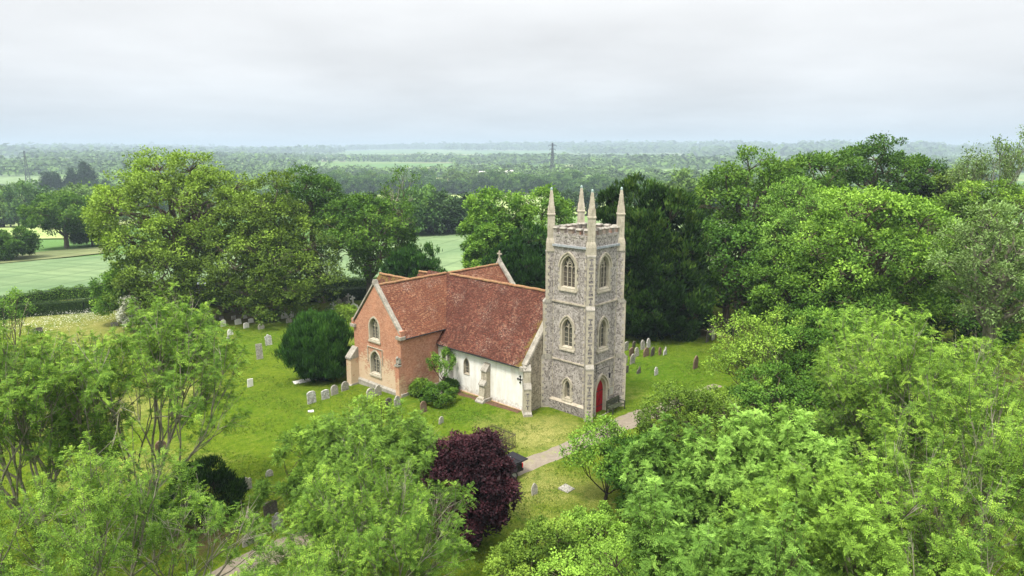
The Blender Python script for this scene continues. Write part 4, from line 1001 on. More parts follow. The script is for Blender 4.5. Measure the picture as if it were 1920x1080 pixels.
# kneelers and copings of the gable
k = CB()
k.obox((TE0+.05, TN+.05, TEV-.1), (1, 0, 0), (0, 1, 0), (0, 0, 1), .34, .26, .13); k.obox((TE1-.05, TN+.05, TEV-.1), (1, 0, 0), (0, 1, 0), (0, 0, 1), .34, .26, .13)
def slope_cop(mb, n0, n1, e0, z0, e1, z1, lift):
    a = np.array([e0, (n0+n1)/2, z0+lift]); b_ = np.array([e1, (n0+n1)/2, z1+lift]); d = b_-a; L = np.linalg.norm(d); d /= L; ay = np.array([0, 1, 0]); u = np.cross(d, ay); u *= np.sign(u[2]); kk = max(3, int(L/.6))
    for i in range(kk): mb.obox(a+d*L*(i+.5)/kk, d, ay, u, L/kk/2-.005, (n1-n0)/2, .075, 1, .85)
slope_cop(k, TN-.12, TN+.32, TE0-.10, TEV+.05, TR, TZ+.05, .18); slope_cop(k, TN-.12, TN+.32, TE1+.10, TEV+.05, TR, TZ+.05, .18)
k.obox((TR, TN+.1, TZ+.32), (1, 0, 0), (0, 1, 0), (0, 0, 1), .17, .22, .14, .6, .8)
k.build('coping', MAT['coping'], gable)
kb = CB(); kb.box(TE0-.18, TE0+.12, TN-.10, TN+.28, TEV+.02, TEV+.48); kb.box(TE1-.12, TE1+.18, TN-.10, TN+.28, TEV+.02, TEV+.48); kb.build('kneeler', MAT['brick'], gable)
tr_ = CB()
roof_slope(tr_, (TE0-.22, TN+.3, TEV-.18), (TE0-.22, 2.2, TEV-.18), (TR, 2.2, TZ-.02), (TR, TN+.3, TZ-.02), 26, 14, .022, 3)
roof_slope(tr_, (TE1+.22, TN+.3, TEV-.18), (TE1+.22, 2.2, TEV-.18), (TR, 2.2, TZ-.02), (TR, TN+.3, TZ-.02), 26, 14, .022, 4)
o = tr_.build('transept_roof', MAT['tiles_red'], church, smooth=True); set_moss(o, lambda e, n, z: max(0, 1-(z-TEV)/.4)*.15+max(0, 1-(TZ-z)/.3)*.3)
ri = CB(); ridge(ri, (TR, TN+.4, TZ+.0), (TR, 2.1, TZ+.0), .10); ri.build('ridge_tiles', MAT['ridge_tile'], o)
gt = CB(); gt.tube([(TE0-.26, TN+.35, TEV-.22), (TE0-.26, -1.2, TEV-.22)], .05); gt.build('gutter', MAT['iron'], o)
# ---- north transept
t = CB(); NG = 9.0
poly = [(TE0, -1), (TE1, -1), (TE1, TEV), (TR, TZ+.1), (TE0, TEV)]
t.loft([[(e, NG, z) for e, z in poly], [(e, NG+.35, z) for e, z in poly]]); t.box(TE0, TE0+.3, 6.2, NG-.01, -1, TEV); t.box(TE1-.3, TE1, 6.2, NG-.01, -1, TEV)
ng = t.build('north_transept', MAT['brick'], church)
tr_ = CB()
roof_slope(tr_, (TE0-.2, NG, TEV-.18), (TE0-.2, 2.2, TEV-.18), (TR, 2.2, TZ-.05), (TR, NG, TZ-.05), 20, 12, .02, 5); roof_slope(tr_, (TE1+.2, NG, TEV-.18), (TE1+.2, 2.2, TEV-.18), (TR, 2.2, TZ-.05), (TR, NG, TZ-.05), 20, 12, .02, 6)
o = tr_.build('north_transept_roof', MAT['tiles_red'], church, smooth=True); set_moss(o, lambda e, n, z: max(0, 1-(TZ-z)/.3)*.3)
ri = CB(); ridge(ri, (TR, 2.3, TZ-.02), (TR, NG, TZ-.02), .10); ri.build('ridge_tiles', MAT['ridge_tile'], o)
k = CB(); slope_cop(k, NG-.1, NG+.45, TE0-.10, TEV+.05, TR, TZ+.05, .20); slope_cop(k, NG-.1, NG+.45, TE1+.10, TEV+.05, TR, TZ+.05, .20); k.obox((TR, NG+.17, TZ+.35), (1, 0, 0), (0, 1, 0), (0, 0, 1), .2, .2, .2, .5, .5)
k.build('coping', MAT['coping'], ng)
x = CB(); z = TZ+.5; x.box(TR-.05, TR+.05, NG+.11, NG+.23, z, z+.72)
x.box(TR-.24, TR-.05, NG+.12, NG+.22, z+.40, z+.50); x.box(TR+.05, TR+.24, NG+.12, NG+.22, z+.40, z+.50)
for a_, b_ in ((-.22, .45), (.22, .45), (0, .68)): x.obox((TR+a_, NG+.17, z+b_), (1, 0, 0), (0, 1, 0), (0, 0, 1), .055, .062, .07)
x.build('gable_cross', MAT['stone'], ng)
# ---- chancel and north chapel
t = CB()
for nr_, hw, e1, zr, ze in ((2.2, 3.0, 27.6, 7.45, 4.0), (7.0, 1.9, 27.2, 7.1, 4.6)):
    poly = [(nr_-hw, -2.6), (nr_+hw, -2.6), (nr_+hw, ze), (nr_, zr-.05), (nr_-hw, ze)]
    t.loft([[(e1-.35, n, z) for n, z in poly], [(e1, n, z) for n, z in poly]]); t.box(20.6, e1-.36, nr_-hw, nr_-hw+.3, -2.6, ze-.02); t.box(20.6, e1-.36, nr_+hw-.3, nr_+hw, -2.6, ze-.02)
t.build('chancel_wall', MAT['brick'], church)
t = CB()
for i, (nr_, hw, e1, zr, ze) in enumerate(((2.2, 3.0, 27.6, 7.45, 4.0), (7.0, 1.9, 27.2, 7.1, 4.6))):
    for sg in (-1, 1): roof_slope(t, (19.0, nr_+sg*(hw+.2), ze-.2), (e1+.12, nr_+sg*(hw+.2), ze-.2), (e1+.12, nr_, zr), (19.0, nr_, zr), 22, 12, .03, 10+i)
o = t.build('chancel_roof', MAT['tiles'], church, smooth=True); set_moss(o, lambda e, n, z: .28+.3*max(0, 1-(7.4-z)/1.2))
ri = CB(); ridge(ri, (19, 2.2, 7.47), (27.7, 2.2, 7.47)); ridge(ri, (19, 7.0, 7.12), (27.3, 7.0, 7.12)); ri.build('ridge_tiles', MAT['ridge_tile'], o)

# ------------------------------------------------------------------ bench
bn = empty('bench', ch(-.35, 3.05, float(T(*ch(-.35, 3.05)[:2]))), CH_ROT, 'dark green wooden slatted bench against the tower beside the red door', 'bench')
def loc_box(mb, n0, n1, e0, e1, z0, z1): mb.box(n0, n1, e0, e1, z0, z1)
m = MB(); 
for i in range(5): loc_box(m, -.78, .78, -.22+i*.105, -.22+i*.105+.085, .42, .45)
m.build('seat', MAT['bench_wood'], bn)
m = MB(); loc_box(m, -.78, .78, .30, .34, .88, .97); loc_box(m, -.78, .78, .28, .32, .50, .56)
for i in range(15): x = -.70+i*.1; m.obox((x, .305, .72), (1, 0, 0), (0, 1, .12), (0, -.12, 1), .022, .012, .16)
m.build('backrest', MAT['bench_wood'], bn)
for sg in (-1, 1):
    m = MB(); m.box(sg*.80-.035, sg*.80+.035, -.30, .36, .64, .69); m.build('armrest', MAT['bench_wood'], bn)
    m = MB(); m.box(sg*.80-.035, sg*.80+.035, -.27, -.20, 0, .64); m.build('leg', MAT['bench_wood'], bn)
    m = MB(); m.box(sg*.80-.035, sg*.80+.035, .29, .36, 0, .95); m.box(sg*.80-.02, sg*.80+.02, -.2, .29, .34, .42); m.build('leg', MAT['bench_wood'], bn)

# ------------------------------------------------------------------ headstones
def sideprof(kind, w_, h):
    hw = w_/2
    if kind == 'round': return [(-hw, 0), (-hw, h-hw)]+[(-hw*math.cos(t), h-hw+hw*math.sin(t)) for t in np.linspace(.2, math.pi-.2, 8)]+[(hw, h-hw), (hw, 0)]
    if kind == 'segment': return [(-hw, 0), (-hw, h*.86)]+[(-hw*math.cos(t), h*.86+h*.14*math.sin(t)) for t in np.linspace(.25, math.pi-.25, 7)]+[(hw, h*.86), (hw, 0)]
    if kind == 'shoulder': return [(-hw, 0), (-hw, h*.76), (-hw*.86, h*.82), (-hw*.7, h*.80)]+[(-hw*.66*math.cos(t), h*.84+h*.16*math.sin(t)) for t in np.linspace(.1, math.pi-.1, 7)]+[(hw*.7, h*.80), (hw*.86, h*.82), (hw, h*.76), (hw, 0)]
    if kind == 'gothic': return arch(0, 0, w_, h*.62, h, 5)
    if kind == 'square': return [(-hw, 0), (-hw, h), (hw, h*.985), (hw, 0)]
    if kind == 'broken': return [(-hw, 0), (-hw, h*.55), (-hw*.6, h*.72), (-hw*.2, h*.66), (hw*.25, h), (hw*.7, h*.9), (hw, h*.6), (hw*.92, 0)]
    if kind == 'scroll': return [(-hw, 0), (-hw, h*.7), (-hw*1.08, h*.78), (-hw*.85, h*.9), (-hw*.5, h*.86), (-hw*.3, h*.97), (0, h), (hw*.3, h*.97), (hw*.5, h*.86), (hw*.85, h*.9), (hw*1.08, h*.78), (hw, h*.7), (hw, 0)]
def headstone(px, py, wpx, hpx, kind, mat, label, tilt=0, lean=0, yaw=0, group='headstones standing in the churchyard grass', name='headstone', cat='headstone'):
    """placed by its foot; w and h given in photo pixels"""
    p = at(px, py); d = math.hypot(p[1]*CP+(H-p[2])*SP, 0); m = d/F; w_ = wpx*m*1.22; h = hpx*m*1.06
    t = max(.07, min(.14, w_*.17)); th = math.atan2(NV[1], NV[0])+yaw
    mb = MB(); rnd = random.Random(int(px*7+py))
    if kind == 'slab':
        L = MB(); mb.obox((0, 0, .0), (1, 0, 0), (0, 1, 0), (0, 0, 1), w_*.36, h*.42, .10, .96, .97); bv = .015
    elif kind == 'cross':
        a = w_*.14; mb.box(-a, a, -t/2, t/2, .24, h); mb.box(-w_/2, -a, -t/2+.003, t/2-.003, h*.66, h*.66+2*a); mb.box(a, w_/2, -t/2+.003, t/2-.003, h*.66, h*.66+2*a); mb.obox((0, 0, .12), (1, 0, 0), (0, 1, 0), (0, 0, 1), w_*.42, w_*.3, .18, .7, .7); bv = .008
    elif kind == 'wheel':
        a = w_*.16; mb.box(-a, a, -t/2, t/2, .2, h); mb.box(-w_/2, w_/2, -t/2+.004, t/2-.004, h*.72, h*.72+2*a)
        rr = w_*.42; zc = h*.72+a; L = []
        for q in np.linspace(0, 2*math.pi, 17):
            L.append([(math.cos(q)*r_, y, zc+math.sin(q)*r_) for r_, y in ((rr, -t/2+.01), (rr, t/2-.01), (rr*.78, t/2-.01), (rr*.78, -t/2+.01))])
        mb.loft(L); mb.obox((0, 0, .15), (1, 0, 0), (0, 1, 0), (0, 0, 1), w_*.5, w_*.35, .25, .6, .6); bv = .006
    else:
        pr = sideprof(kind, w_, h+.25); pr = [(x+rnd.uniform(-.008, .008), z-.25) for x, z in pr]
        mb.loft([[(x, -t/2, z) for x, z in pr], [(x, t/2, z) for x, z in pr]]); bv = .012
    o = mb.build(name, MAT[mat], None, bevel=bv); o.location = (p[0], p[1], p[2]-.02)
    o.rotation_euler = (lean, tilt, th); tag(o, label, cat, group)
    return o
G_ = 'headstones by the brick transept'
HS = [
 (396, 602, 8, 8, 'square', 'grave_grey', 'small grey square headstone at the left end of the row of small white stones'),
 (416, 599, 7, 6, 'segment', 'grave_grey', 'tiny grey stone behind the tall rounded white stone of the small row'),
 (419, 612, 8, 13, 'round', 'grave_white', 'tall narrow rounded white headstone at the left of the small white row'),
 (416, 587, 9, 15, 'square', 'grave_brown', 'tall square grey-brown headstone, left end of the row shaded by the huge oak', ),
 (426, 586, 10, 10, 'segment', 'grave_dark', 'short dark headstone second from left in the oak-shaded row'),
 (441, 585, 11, 12, 'square', 'grave_brown', 'broad square brown headstone third in the oak-shaded row'),
 (457, 583, 9, 13, 'square', 'grave_brown', 'square brown headstone at the right end of the oak-shaded row'),
 (438, 599, 7, 7, 'square', 'grave_pale', 'small flat-topped grey stone behind the broad white rounded one'),
 (447, 608, 10, 10, 'segment', 'grave_white', 'broad white rounded headstone in the middle of the small row'),
 (460, 597, 6, 7, 'segment', 'grave_white', 'tiny white headstone behind the small white row'),
 (471, 605, 8, 8, 'segment', 'grave_white', 'small white headstone between the broad white one and the low dark bush'),
 (462, 615, 9, 10, 'segment', 'grave_white', 'bright white headstone nearest the open lawn in the small white row'),
 (477.5, 593, 6, 7, 'square', 'grave_grey', 'tiny grey stone beside the low dark bush'),
 (490, 617, 10, 10, 'round', 'grave_pale', 'cream lichened headstone alone in front of the low dark bush'),
 (432, 628, 9, 11, 'round', 'grave_white', 'white rounded headstone with a broken white stone at its foot'),
 (427.5, 638, 5, 10, 'broken', 'grave_mottled', 'small broken white stone at the foot of a rounded white headstone'),
 (504.5, 647, 10, 20, 'scroll', 'grave_mottled', 'tall pale lichened headstone alone on the lawn left of the yew bush'),
 (487.5, 673, 10, 28, 'square', 'grave_grey', 'tall narrow grey stone pillar on the open lawn'),
 (532.5, 597, 10, 12, 'round', 'grave_white', 'left of a pair of white headstones right of the low dark bush'),
 (545, 595, 10, 11, 'gothic', 'grave_white', 'right pointed one of a pair of white headstones right of the low dark bush'),
 (542, 605, 9, 9, 'round', 'grave_pale', 'low cream headstone in front of the pair of white stones'),
 (625, 580, 11, 13, 'scroll', 'grave_mottled', 'mottled white scroll-topped headstone behind the big yew bush'),
 (607, 568, 7, 12, 'wheel', 'grave_brown', 'stone wheel-head cross near the far clipped hedge'),
 (599.5, 567, 6, 6, 'segment', 'grave_grey', 'small grey stone left of the wheel-head cross'),
 (635, 571, 11, 11, 'round', 'grave_grey', 'broad round grey headstone by the far hedge'),
 (646.5, 565, 8, 8, 'round', 'grave_dark', 'small dark rounded stone close under the far hedge'),
 (653, 568, 9, 17, 'cross', 'grave_pale', 'grey stone cross on a block, nearest the far hedge'),
 (662.5, 573, 9, 18, 'cross', 'grave_white', 'tall white stone cross beside the edge of the brick transept'),
 (667.5, 585, 9, 14, 'round', 'grave_white', 'pale rounded headstone just left of the brick gable kneeler'),
 (624, 596, 6, 6, 'round', 'grave_white', 'tiny white stone in the pale rough grass behind the yew bush'),
 (469.5, 725, 9, 15, 'square', 'grave_white', 'pale square headstone alone at the edge of the ash crown'),
 (585, 756, 14, 23, 'segment', 'grave_mottled', 'speckled grey headstone, left end of the row before the brick gable'),
 (611, 748, 13, 18, 'segment', 'grave_mottled', 'speckled rounded headstone second in the row before the gable'),
 (627.5, 740, 13, 18, 'round', 'grave_grey', 'dark grey rounded headstone third in the row before the gable'),
 (647, 732, 13, 17, 'round', 'grave_grey', 'grey headstone at the corner of the gable behind yellow leaves'),
 (694.5, 747, 13, 20, 'round', 'grave_pale', 'pale headstone leaning by the plinth, left of two'),
 (709, 741, 12, 20, 'shoulder', 'grave_pale', 'pale headstone against the plinth, right of two'),
 (728.5, 765, 12, 20, 'round', 'grave_dark', 'dark mottled round headstone, left of a pair below the transept corner'),
 (745.5, 762, 13, 20, 'shoulder', 'grave_grey', 'grey headstone, right of a pair below the transept corner'),
 (795, 773, 13, 21, 'round', 'grave_brown', 'leaning brown rounded headstone in front of the ivy bush'),
 (827, 794, 10, 14, 'round', 'grave_pale', 'pale rounded headstone half hidden behind the purple maple'),
 (1002.5, 927, 12, 22, 'gothic', 'grave_pale', 'greenish pointed headstone on the lawn below the gravel path'),
 (463, 918, 17, 24, 'scroll', 'grave_grey', 'grey pointed-shoulder headstone seen through the ash twigs'),
 (505, 893, 12, 13, 'gothic', 'grave_pale', 'small pale stone highest of the group left of the central ash'),
 (508, 963, 21, 24, 'segment', 'grave_dark', 'dark brown curved headstone leaning above the white mottled one'),
 (520.5, 993, 17, 34, 'scroll', 'grave_mottled', 'white and black lichened headstone on the lawn near the path'),
 (469, 1020, 24, 24, 'round', 'grave_pale', 'pale tilted headstone nearest the gravel path at lower left'),
 (1174, 657, 9, 17, 'segment', 'grave_grey', 'pale headstone in the back row, half behind the tower edge'),
 (1188, 652, 9, 13, 'scroll', 'grave_dark', 'dark headstone second in the back row right of the tower'),
 (1205.5, 655, 10, 18, 'gothic', 'grave_grey', 'tan headstone third in the back row right of the tower'),
 (1216, 652, 10, 18, 'gothic', 'grave_mottled', 'tall lichened white headstone at the right of the back row'),
 (1184, 667, 11, 16, 'segment', 'grave_brown', 'dark brown headstone at the left of the middle row right of the tower'),
 (1194.5, 668, 10, 17, 'round', 'grave_grey', 'dark grey rounded headstone second in the middle row'),
 (1211.5, 668, 13, 16, 'round', 'grave_brown', 'broad red-brown headstone third in the middle row'),
 (1223, 667, 10, 17, 'round', 'grave_dark', 'dark mossy headstone joined to the broad red-brown one'),
 (1237.5, 665, 9, 14, 'round', 'grave_brown', 'red-brown headstone with a stone cap, right end of the middle row'),
 (1246.5, 665, 9, 15, 'broken', 'grave_mottled', 'broken ornate stone beside the capped red-brown headstone'),
 (1185.5, 682, 11, 19, 'shoulder', 'grave_grey', 'pale headstone in front of the dark pair right of the tower'),
 (1173, 681, 8, 14, 'segment', 'grave_grey', 'pale stone half hidden by the tower edge, middle of the lawn'),
 (1175.5, 699, 6, 14, 'segment', 'grave_dark', 'dark stone peeping out from behind the tower above the bench'),
 (1197.5, 700, 10, 13, 'broken', 'grave_dark', 'low broken dark headstone on the lawn right of the tower'),
 (1230.5, 703, 10, 15, 'gothic', 'grave_mottled', 'small white headstone with black patches on the right lawn'),
 (1303.5, 691, 12, 25, 'gothic', 'grave_brown', 'tall pointed brown headstone leaning alone on the right lawn'),
 (1326, 641, 9, 20, 'segment', 'grave_dark', 'dark headstone of the pair in shade under the trees'),
 (1337, 637, 9, 18, 'gothic', 'grave_pale', 'pale pointed headstone of the pair in shade under the trees'),
 (233, 603, 11, 13, 'square', 'grave_dark', 'dark square headstone among the long grass near the clipped hedge'),
 (72, 625, 13, 11, 'segment', 'grave_dark', 'dark low headstone at far left in the long grass'),
 (215, 611, 10, 7, 'segment', 'grave_grey', 'low grey stone just left of the dark square headstone'),
 (302, 842, 16, 17, 'round', 'grave_brown', 'brownish headstone seen through the middle of the big ash'),
]
_tl = random.Random(9)
for i, q in enumerate(HS):
    headstone(*q[:7], tilt=_tl.uniform(-.07, .07), lean=_tl.uniform(-.08, .08), yaw=_tl.uniform(-.12, .12))
for (px, py, w_, h, mt, lab, yw) in ((566, 716, 20, 34, 'grave_white', 'pale flat ledger slab at the left of three beside the yew bush', .7), (580, 713, 20, 44, 'grave_mottled', 'middle flat ledger slab of three beside the yew bush', .72), (598, 708, 18, 38, 'grave_mottled', 'brown and white ledger slab nearest the yew bush', .8), (583, 772, 10, 12, 'grave_white', 'small white flat stone in the grass below the row of headstones', .5), (827, 738, 24, 40, 'grave_grey', 'flat grey tomb slab behind the ivy bush by the wall', .3)):
    headstone(px, py, w_, h, 'slab', mt, lab, yaw=yw+.6, name='grave_slab', cat='grave slab', group='flat grave slabs in the grass')
o = headstone(1062, 917, 26, 26, 'slab', 'grave_grey', 'fallen round-edged stone tilted in the grass beside the small tree', lean=.12, name='fallen_stone', cat='stone', group=None)

# ------------------------------------------------------------------ grave railing
a = at(966, 840); b = at(924, 822); u = (b-a)/np.linalg.norm(b-a); v_ = np.array([-u[1], u[0], 0]); v_ = v_ if v_ @ np.array([-1, -.2, 0]) > 0 else -v_
rl = empty('grave_railing', a, 0, 'rusty iron railing with upright bars round a grave, behind the purple maple', 'railing')
LU = float(np.linalg.norm((b-a)[:2])); LV = 1.3
m = MB(); hb = 1.05
def bars(p, d, L, mb):
    n = int(L/.13)
    for i in range(n+1): q = p+d*L*i/n; mb.tube([q, q+np.array([0, 0, hb])], .02, 4); mb.obox(q+np.array([0, 0, hb+.03]), (1, 0, 0), (0, 1, 0), (0, 0, 1), .018, .018, .04, .1, .1)
    for z in (.12, hb-.12): mb.tube([p+np.array([0, 0, z]), p+d*L+np.array([0, 0, z])], .022, 4)
z3 = np.zeros(3)
for p, d, L in ((z3, u, LU), (u*LU, v_, LV), (v_*LV, u, LU), (z3, v_, LV)):
    m = MB(); bars(p, d, L, m); m.build('railing_side', MAT['iron_rust'], rl)

# ------------------------------------------------------------------ pickup with lowered tailgate
p0 = at(968, 886); p1 = at(1080, 838); dr = (p1-p0)/np.linalg.norm(p1-p0)      # tail faces up the path
root = empty('pickup_truck', p0-dr*.85+np.array([0, 0, .03]), math.atan2(dr[1], dr[0]), 'black pickup truck with lowered tailgate parked on the path under the purple maple', 'pickup truck')
# local x = towards the tail; tail at x=+.75, cab at x=-2
m = MB(); m.loft([[(x, -.80, z) for x, z in q] for q in [[(-3.9, .45), (.62, .45), (.62, 1.02), (-1.25, 1.05), (-1.3, 1.12), (-2.9, 1.08), (-3.8, .98), (-3.95, .75)]]]+[[(x, .80, z) for x, z in [(-3.9, .45), (.62, .45), (.62, 1.02), (-1.25, 1.05), (-1.3, 1.12), (-2.9, 1.08), (-3.8, .98), (-3.95, .75)]]])
m.build('body', MAT['black_paint'], root, bevel=.04)
m = MB(); m.loft([[(-2.95, -.76, 1.08), (-1.3, -.76, 1.08), (-1.45, -.66, 1.62), (-2.35, -.66, 1.62)], [(-2.95, .76, 1.08), (-1.3, .76, 1.08), (-1.45, .66, 1.62), (-2.35, .66, 1.62)]]); m.build('cab', MAT['black_paint'], root, bevel=.03)
m = MB(); m.loft([[(-2.75, -.77, 1.15), (-1.42, -.77, 1.15), (-1.52, -.69, 1.55), (-2.32, -.69, 1.55)], [(-2.75, .77, 1.15), (-1.42, .77, 1.15), (-1.52, .69, 1.55), (-2.32, .69, 1.55)]]); m.build('side_windows', MAT['car_glass'], root)
m = MB()
for y in (-.78, .78): m.box(-1.2, .62, min(y, y*.92), max(y, y*.92), 1.03, 1.10)
m.box(-1.25, -1.18, -.72, .72, 1.03, 1.10); m.build('bed_rail', MAT['iron'], root)
m = MB(); m.obox((.92, 0, 1.00), (1, 0, .05), (0, 1, 0), (0, 0, 1), .28, .70, .025); m.build('tailgate', MAT['black_paint'], root)
m = MB(); m.box(.62, .72, -.78, .78, .45, .60); m.build('rear_bumper', MAT['iron'], root)
for y in (-1, 1):
    m = MB(); m.box(.60, .64, y*.80-.04, y*.80+.02 if y > 0 else y*.80+.1, .70, .98); m.build('tail_light', MAT['tail_light'], root)
for x in (-3.1, -.15):
    for y in (-1, 1):
        c = np.array([x, y*.74, .34]); cir = lambda r, yy: [(c[0]+r*math.cos(t), yy, c[2]+r*math.sin(t)) for t in np.linspace(0, 6.283, 19)[:-1]]
        m = MB(); m.loft([cir(.24, c[1]-.11), cir(.33, c[1]-.11), cir(.34, c[1]-.08), cir(.34, c[1]+.08), cir(.33, c[1]+.11), cir(.24, c[1]+.11)], cap=False); wh = m.build('wheel', MAT['rubber'], root, smooth=True)
        m = MB(); m.loft([cir(.05, c[1]+y*.11), cir(.08, c[1]+y*.07), cir(.2, c[1]+y*.08), cir(.24, c[1]+y*.10)], cap=True); m.build('rim', MAT['alloy'], wh)
cr = empty('garden_tools', root.location, root.rotation_euler.z, 'orange and white garden gear lying in the bed of the black pickup', 'tools')
m = MB(); m.obox((-.75, .35, 1.14), (1, .2, 0), (-.2, 1, 0), (0, 0, 1), .18, .13, .10, .7, .7); m.build('engine_housing', MAT['orange_plastic'], cr, bevel=.02)
m = MB(); m.obox((-.45, .45, 1.12), (1, 0, 0), (0, 1, 0), (0, 0, 1), .1, .1, .09, .9, .9); m.tube([(-.9, .3, 1.16), (.45, .1, 1.12)], .018); m.build('shaft', MAT['white_plastic'], cr)

# ------------------------------------------------------------------ pale car in the lane beyond the oaks
cp_ = at(392, 552); d2 = at(440, 551)-at(360, 554)
cr = empty('parked_car', cp_, math.atan2(d2[1], d2[0]), 'pale silver estate car in the lane behind the clipped hedge, half hidden by trees', 'car')
cz = 1.35
m = MB(); pr = [(-2.3, .35), (2.3, .35), (2.35, .75), (1.3, .95), (-2.25, 1.0)]; m.loft([[(x, -.88, z+.35) for x, z in pr], [(x, .88, z+.35) for x, z in pr]]); m.build('body', MAT['car_paint'], cr, bevel=.05)
m = MB(); pr = [(1.3, .93), (.55, 1.42), (-1.7, 1.45), (-2.2, .98)]; m.loft([[(x, -.74, z+.35) for x, z in pr], [(x, .74, z+.35) for x, z in pr]]); m.build('windows', MAT['car_glass'], cr)
m = MB(); pr = [(.6, 1.40), (.5, 1.48), (-1.7, 1.50), (-1.78, 1.42)]; m.loft([[(x, -.72, z+.35) for x, z in pr], [(x, .72, z+.35) for x, z in pr]]); m.build('roof', MAT['car_paint'], cr)
for x in (-1.4, 1.45):
    for y in (-.82, .82):
        m = MB(); m.loft([[(x+.34*math.cos(t), yy, .34+.34*math.sin(t)) for t in np.linspace(0, 6.283, 15)[:-1]] for yy in (y-.1, y+.1)]); m.build('wheel', MAT['rubber'], cr)

# ------------------------------------------------------------------ electricity pylons
def pylon(x, Y, top, label):
    p = atY(x, top, Y); b = float(T(p[0], p[1])); h = p[2]-b
    m = MB(); W = lambda z: (.115*h*(1-z)**1.35*.5+.012*h)
    zs = [0, .16, .3, .42, .53, .63, .72, .80, .87, .94, 1]
    C4 = lambda z: [np.array([sx*W(z), sy*W(z), z*h]) for sx, sy in ((-1, -1), (1, -1), (1, 1), (-1, 1))]
    r = .0040*h
    for i in range(len(zs)-1):
        A, B = C4(zs[i]), C4(zs[i+1])
        for k in range(4):
            m.tube([A[k], B[k]], r*1.5, 4); m.tube([A[k], B[(k+1) % 4]], r, 3); m.tube([A[(k+1) % 4], B[k]], r, 3); m.tube([B[k], B[(k+1) % 4]], r, 3)
    f = m.build('lattice_tower', MAT['galvanised'], None); f.name = 'pylon'; f.location = (p[0], p[1], b); f.rotation_euler = (0, 0, .5); tag(f, label, 'pylon', 'lattice electricity pylons in the valley')
    for z, L in ((.70, .13), (.82, .10), (.93, .13)):
        m = MB()
        for sg in (-1, 1):
            for sy in (-1, 1): m.tube([(sg*W(z), sy*W(z), z*h), (sg*L*h, 0, z*h+.008*h)], r*1.2, 3); m.tube([(sg*W(z), sy*W(z), z*h+.03*h), (sg*L*h, 0, z*h+.008*h)], r, 3)
            m.tube([(sg*L*h, 0, z*h), (sg*L*h, 0, z*h-.03*h)], r*1.4, 3)
        m.build('cross_arm', MAT['galvanised'], f)
pylon(1036, 1000, 268, 'tall lattice pylon in the valley behind the tower pinnacles'); pylon(45, 850, 283, 'tall lattice pylon above the far-left woods')

# ------------------------------------------------------------------ trees
OAK = dict(mode='clumpy', flat=.74, lobes=28, clumps=18, shoots=8, leaves=7, size=.34, wid=.62)
def oak(label, x, Y, top, w_, leaf='leaf_oak', seed=1, name='oak_tree', cat='tree', group='broadleaf trees round the churchyard', **kw):
    k = dict(OAK); k.update(kw); return tree(name, label, cat, x, Y, top, w_, leaf=leaf, seed=seed, group=group, **k)
# left of the church
oak('huge spreading old oak, the largest tree left of the church', 335, 97, 268, 330, 'leaf_oak', 11, cb=.14, lobes=44, clumps=22, lr=.25, shoots=9, size=.34, tone=.68)
oak('olive-green oak joined to the right flank of the huge oak', 500, 93, 325, 130, 'leaf_oak', 12, cb=.15, lobes=20, tone=.5)
oak('broad low tree with drooping leaves under the huge oak, right side', 505, 91, 412, 225, 'leaf_oak', 13, cb=-.04, lobes=34, tone=.45, size=.3, core=3000)
oak('low mid-green tree under the left side of the huge oak', 300, 86, 462, 170, 'leaf_oak', 14, cb=.04, lobes=20, tone=.4, size=.3)
oak('dark green oak with ragged head behind the olive oak', 580, 104, 318, 120, 'leaf_oak_dark', 15, cb=.5, lobes=18, tone=.5)
oak('dark oak with gaps left of the upright yew', 685, 98, 350, 165, 'leaf_oak_dark', 16, cb=.2, lobes=26, lr=.28, tone=.6)
tree('stag_headed_oak', 'oak with a bare antler-like limb rising above the dark oaks', 'tree', 735, 101, 316, 100, 'branchy', 'leaf_oak_dark', seed=17, cb=.45, limbs=4, splits=(3, 3, 3), shoot='tuft', n_leaf=12, leaf_len=.45, size=.32, dead=.22, tone=.6, wid=.6, group='broadleaf trees round the churchyard')
tree('fastigiate_yew', 'dark upright-branched yew rising just behind the chancel roof', 'tree', 768, 90, 458, 100, 'clumpy', 'leaf_yew_green', 'bark_dark', seed=18, core=7000, cb=.02, lobes=24, clumps=14, shoots=8, leaves=6, size=.42, wid=.2, yew=2.2, tone=.45)
oak('small round light green tree at the left foot of the huge oak', 216, 88, 487, 72, 'leaf_maple_green', 19, cb=.05, lobes=14, tone=.62, size=.26)
oak('dark spreading oak standing at the edge of the far-left field', 112, 172, 357, 142, 'leaf_oak_dark', 20, cb=.18, lobes=22, size=.5, tone=.6)
oak('dark bush clump at the left edge of the far-left field', 12, 150, 432, 95, 'leaf_oak_dark', 21, cb=.0, lobes=16, size=.45, tone=.5)
oak('dark rounded tree right of the oak at the field edge', 168, 178, 420, 70, 'leaf_oak_dark', 22, cb=.0, lobes=14, size=.5, tone=.45)
tree('sapling', 'light green young tree at the left edge beside the clipped hedge', 'tree', 12, 74, 542, 70, 'branchy', 'leaf_maple_green', seed=23, cb=.1, limbs=5, splits=(3, 3), shoot='tuft', n_leaf=16, leaf_len=.3, size=.2, tone=.6, wid=.6)
oak('small dark green tree among the long grass before the hedge', 325, 64, 566, 110, 'leaf_oak_dark', 24, cb=.02, lobes=18, size=.22, tone=.55, name='small_tree')
tree('white_flowering_shrub', 'round shrub covered in white blossom behind the clipped hedge', 'shrub', 237, 84, 543, 34, 'clumpy', 'leaf_white', seed=25, cb=.0, lobes=12, clumps=8, size=.2, tone=.6)
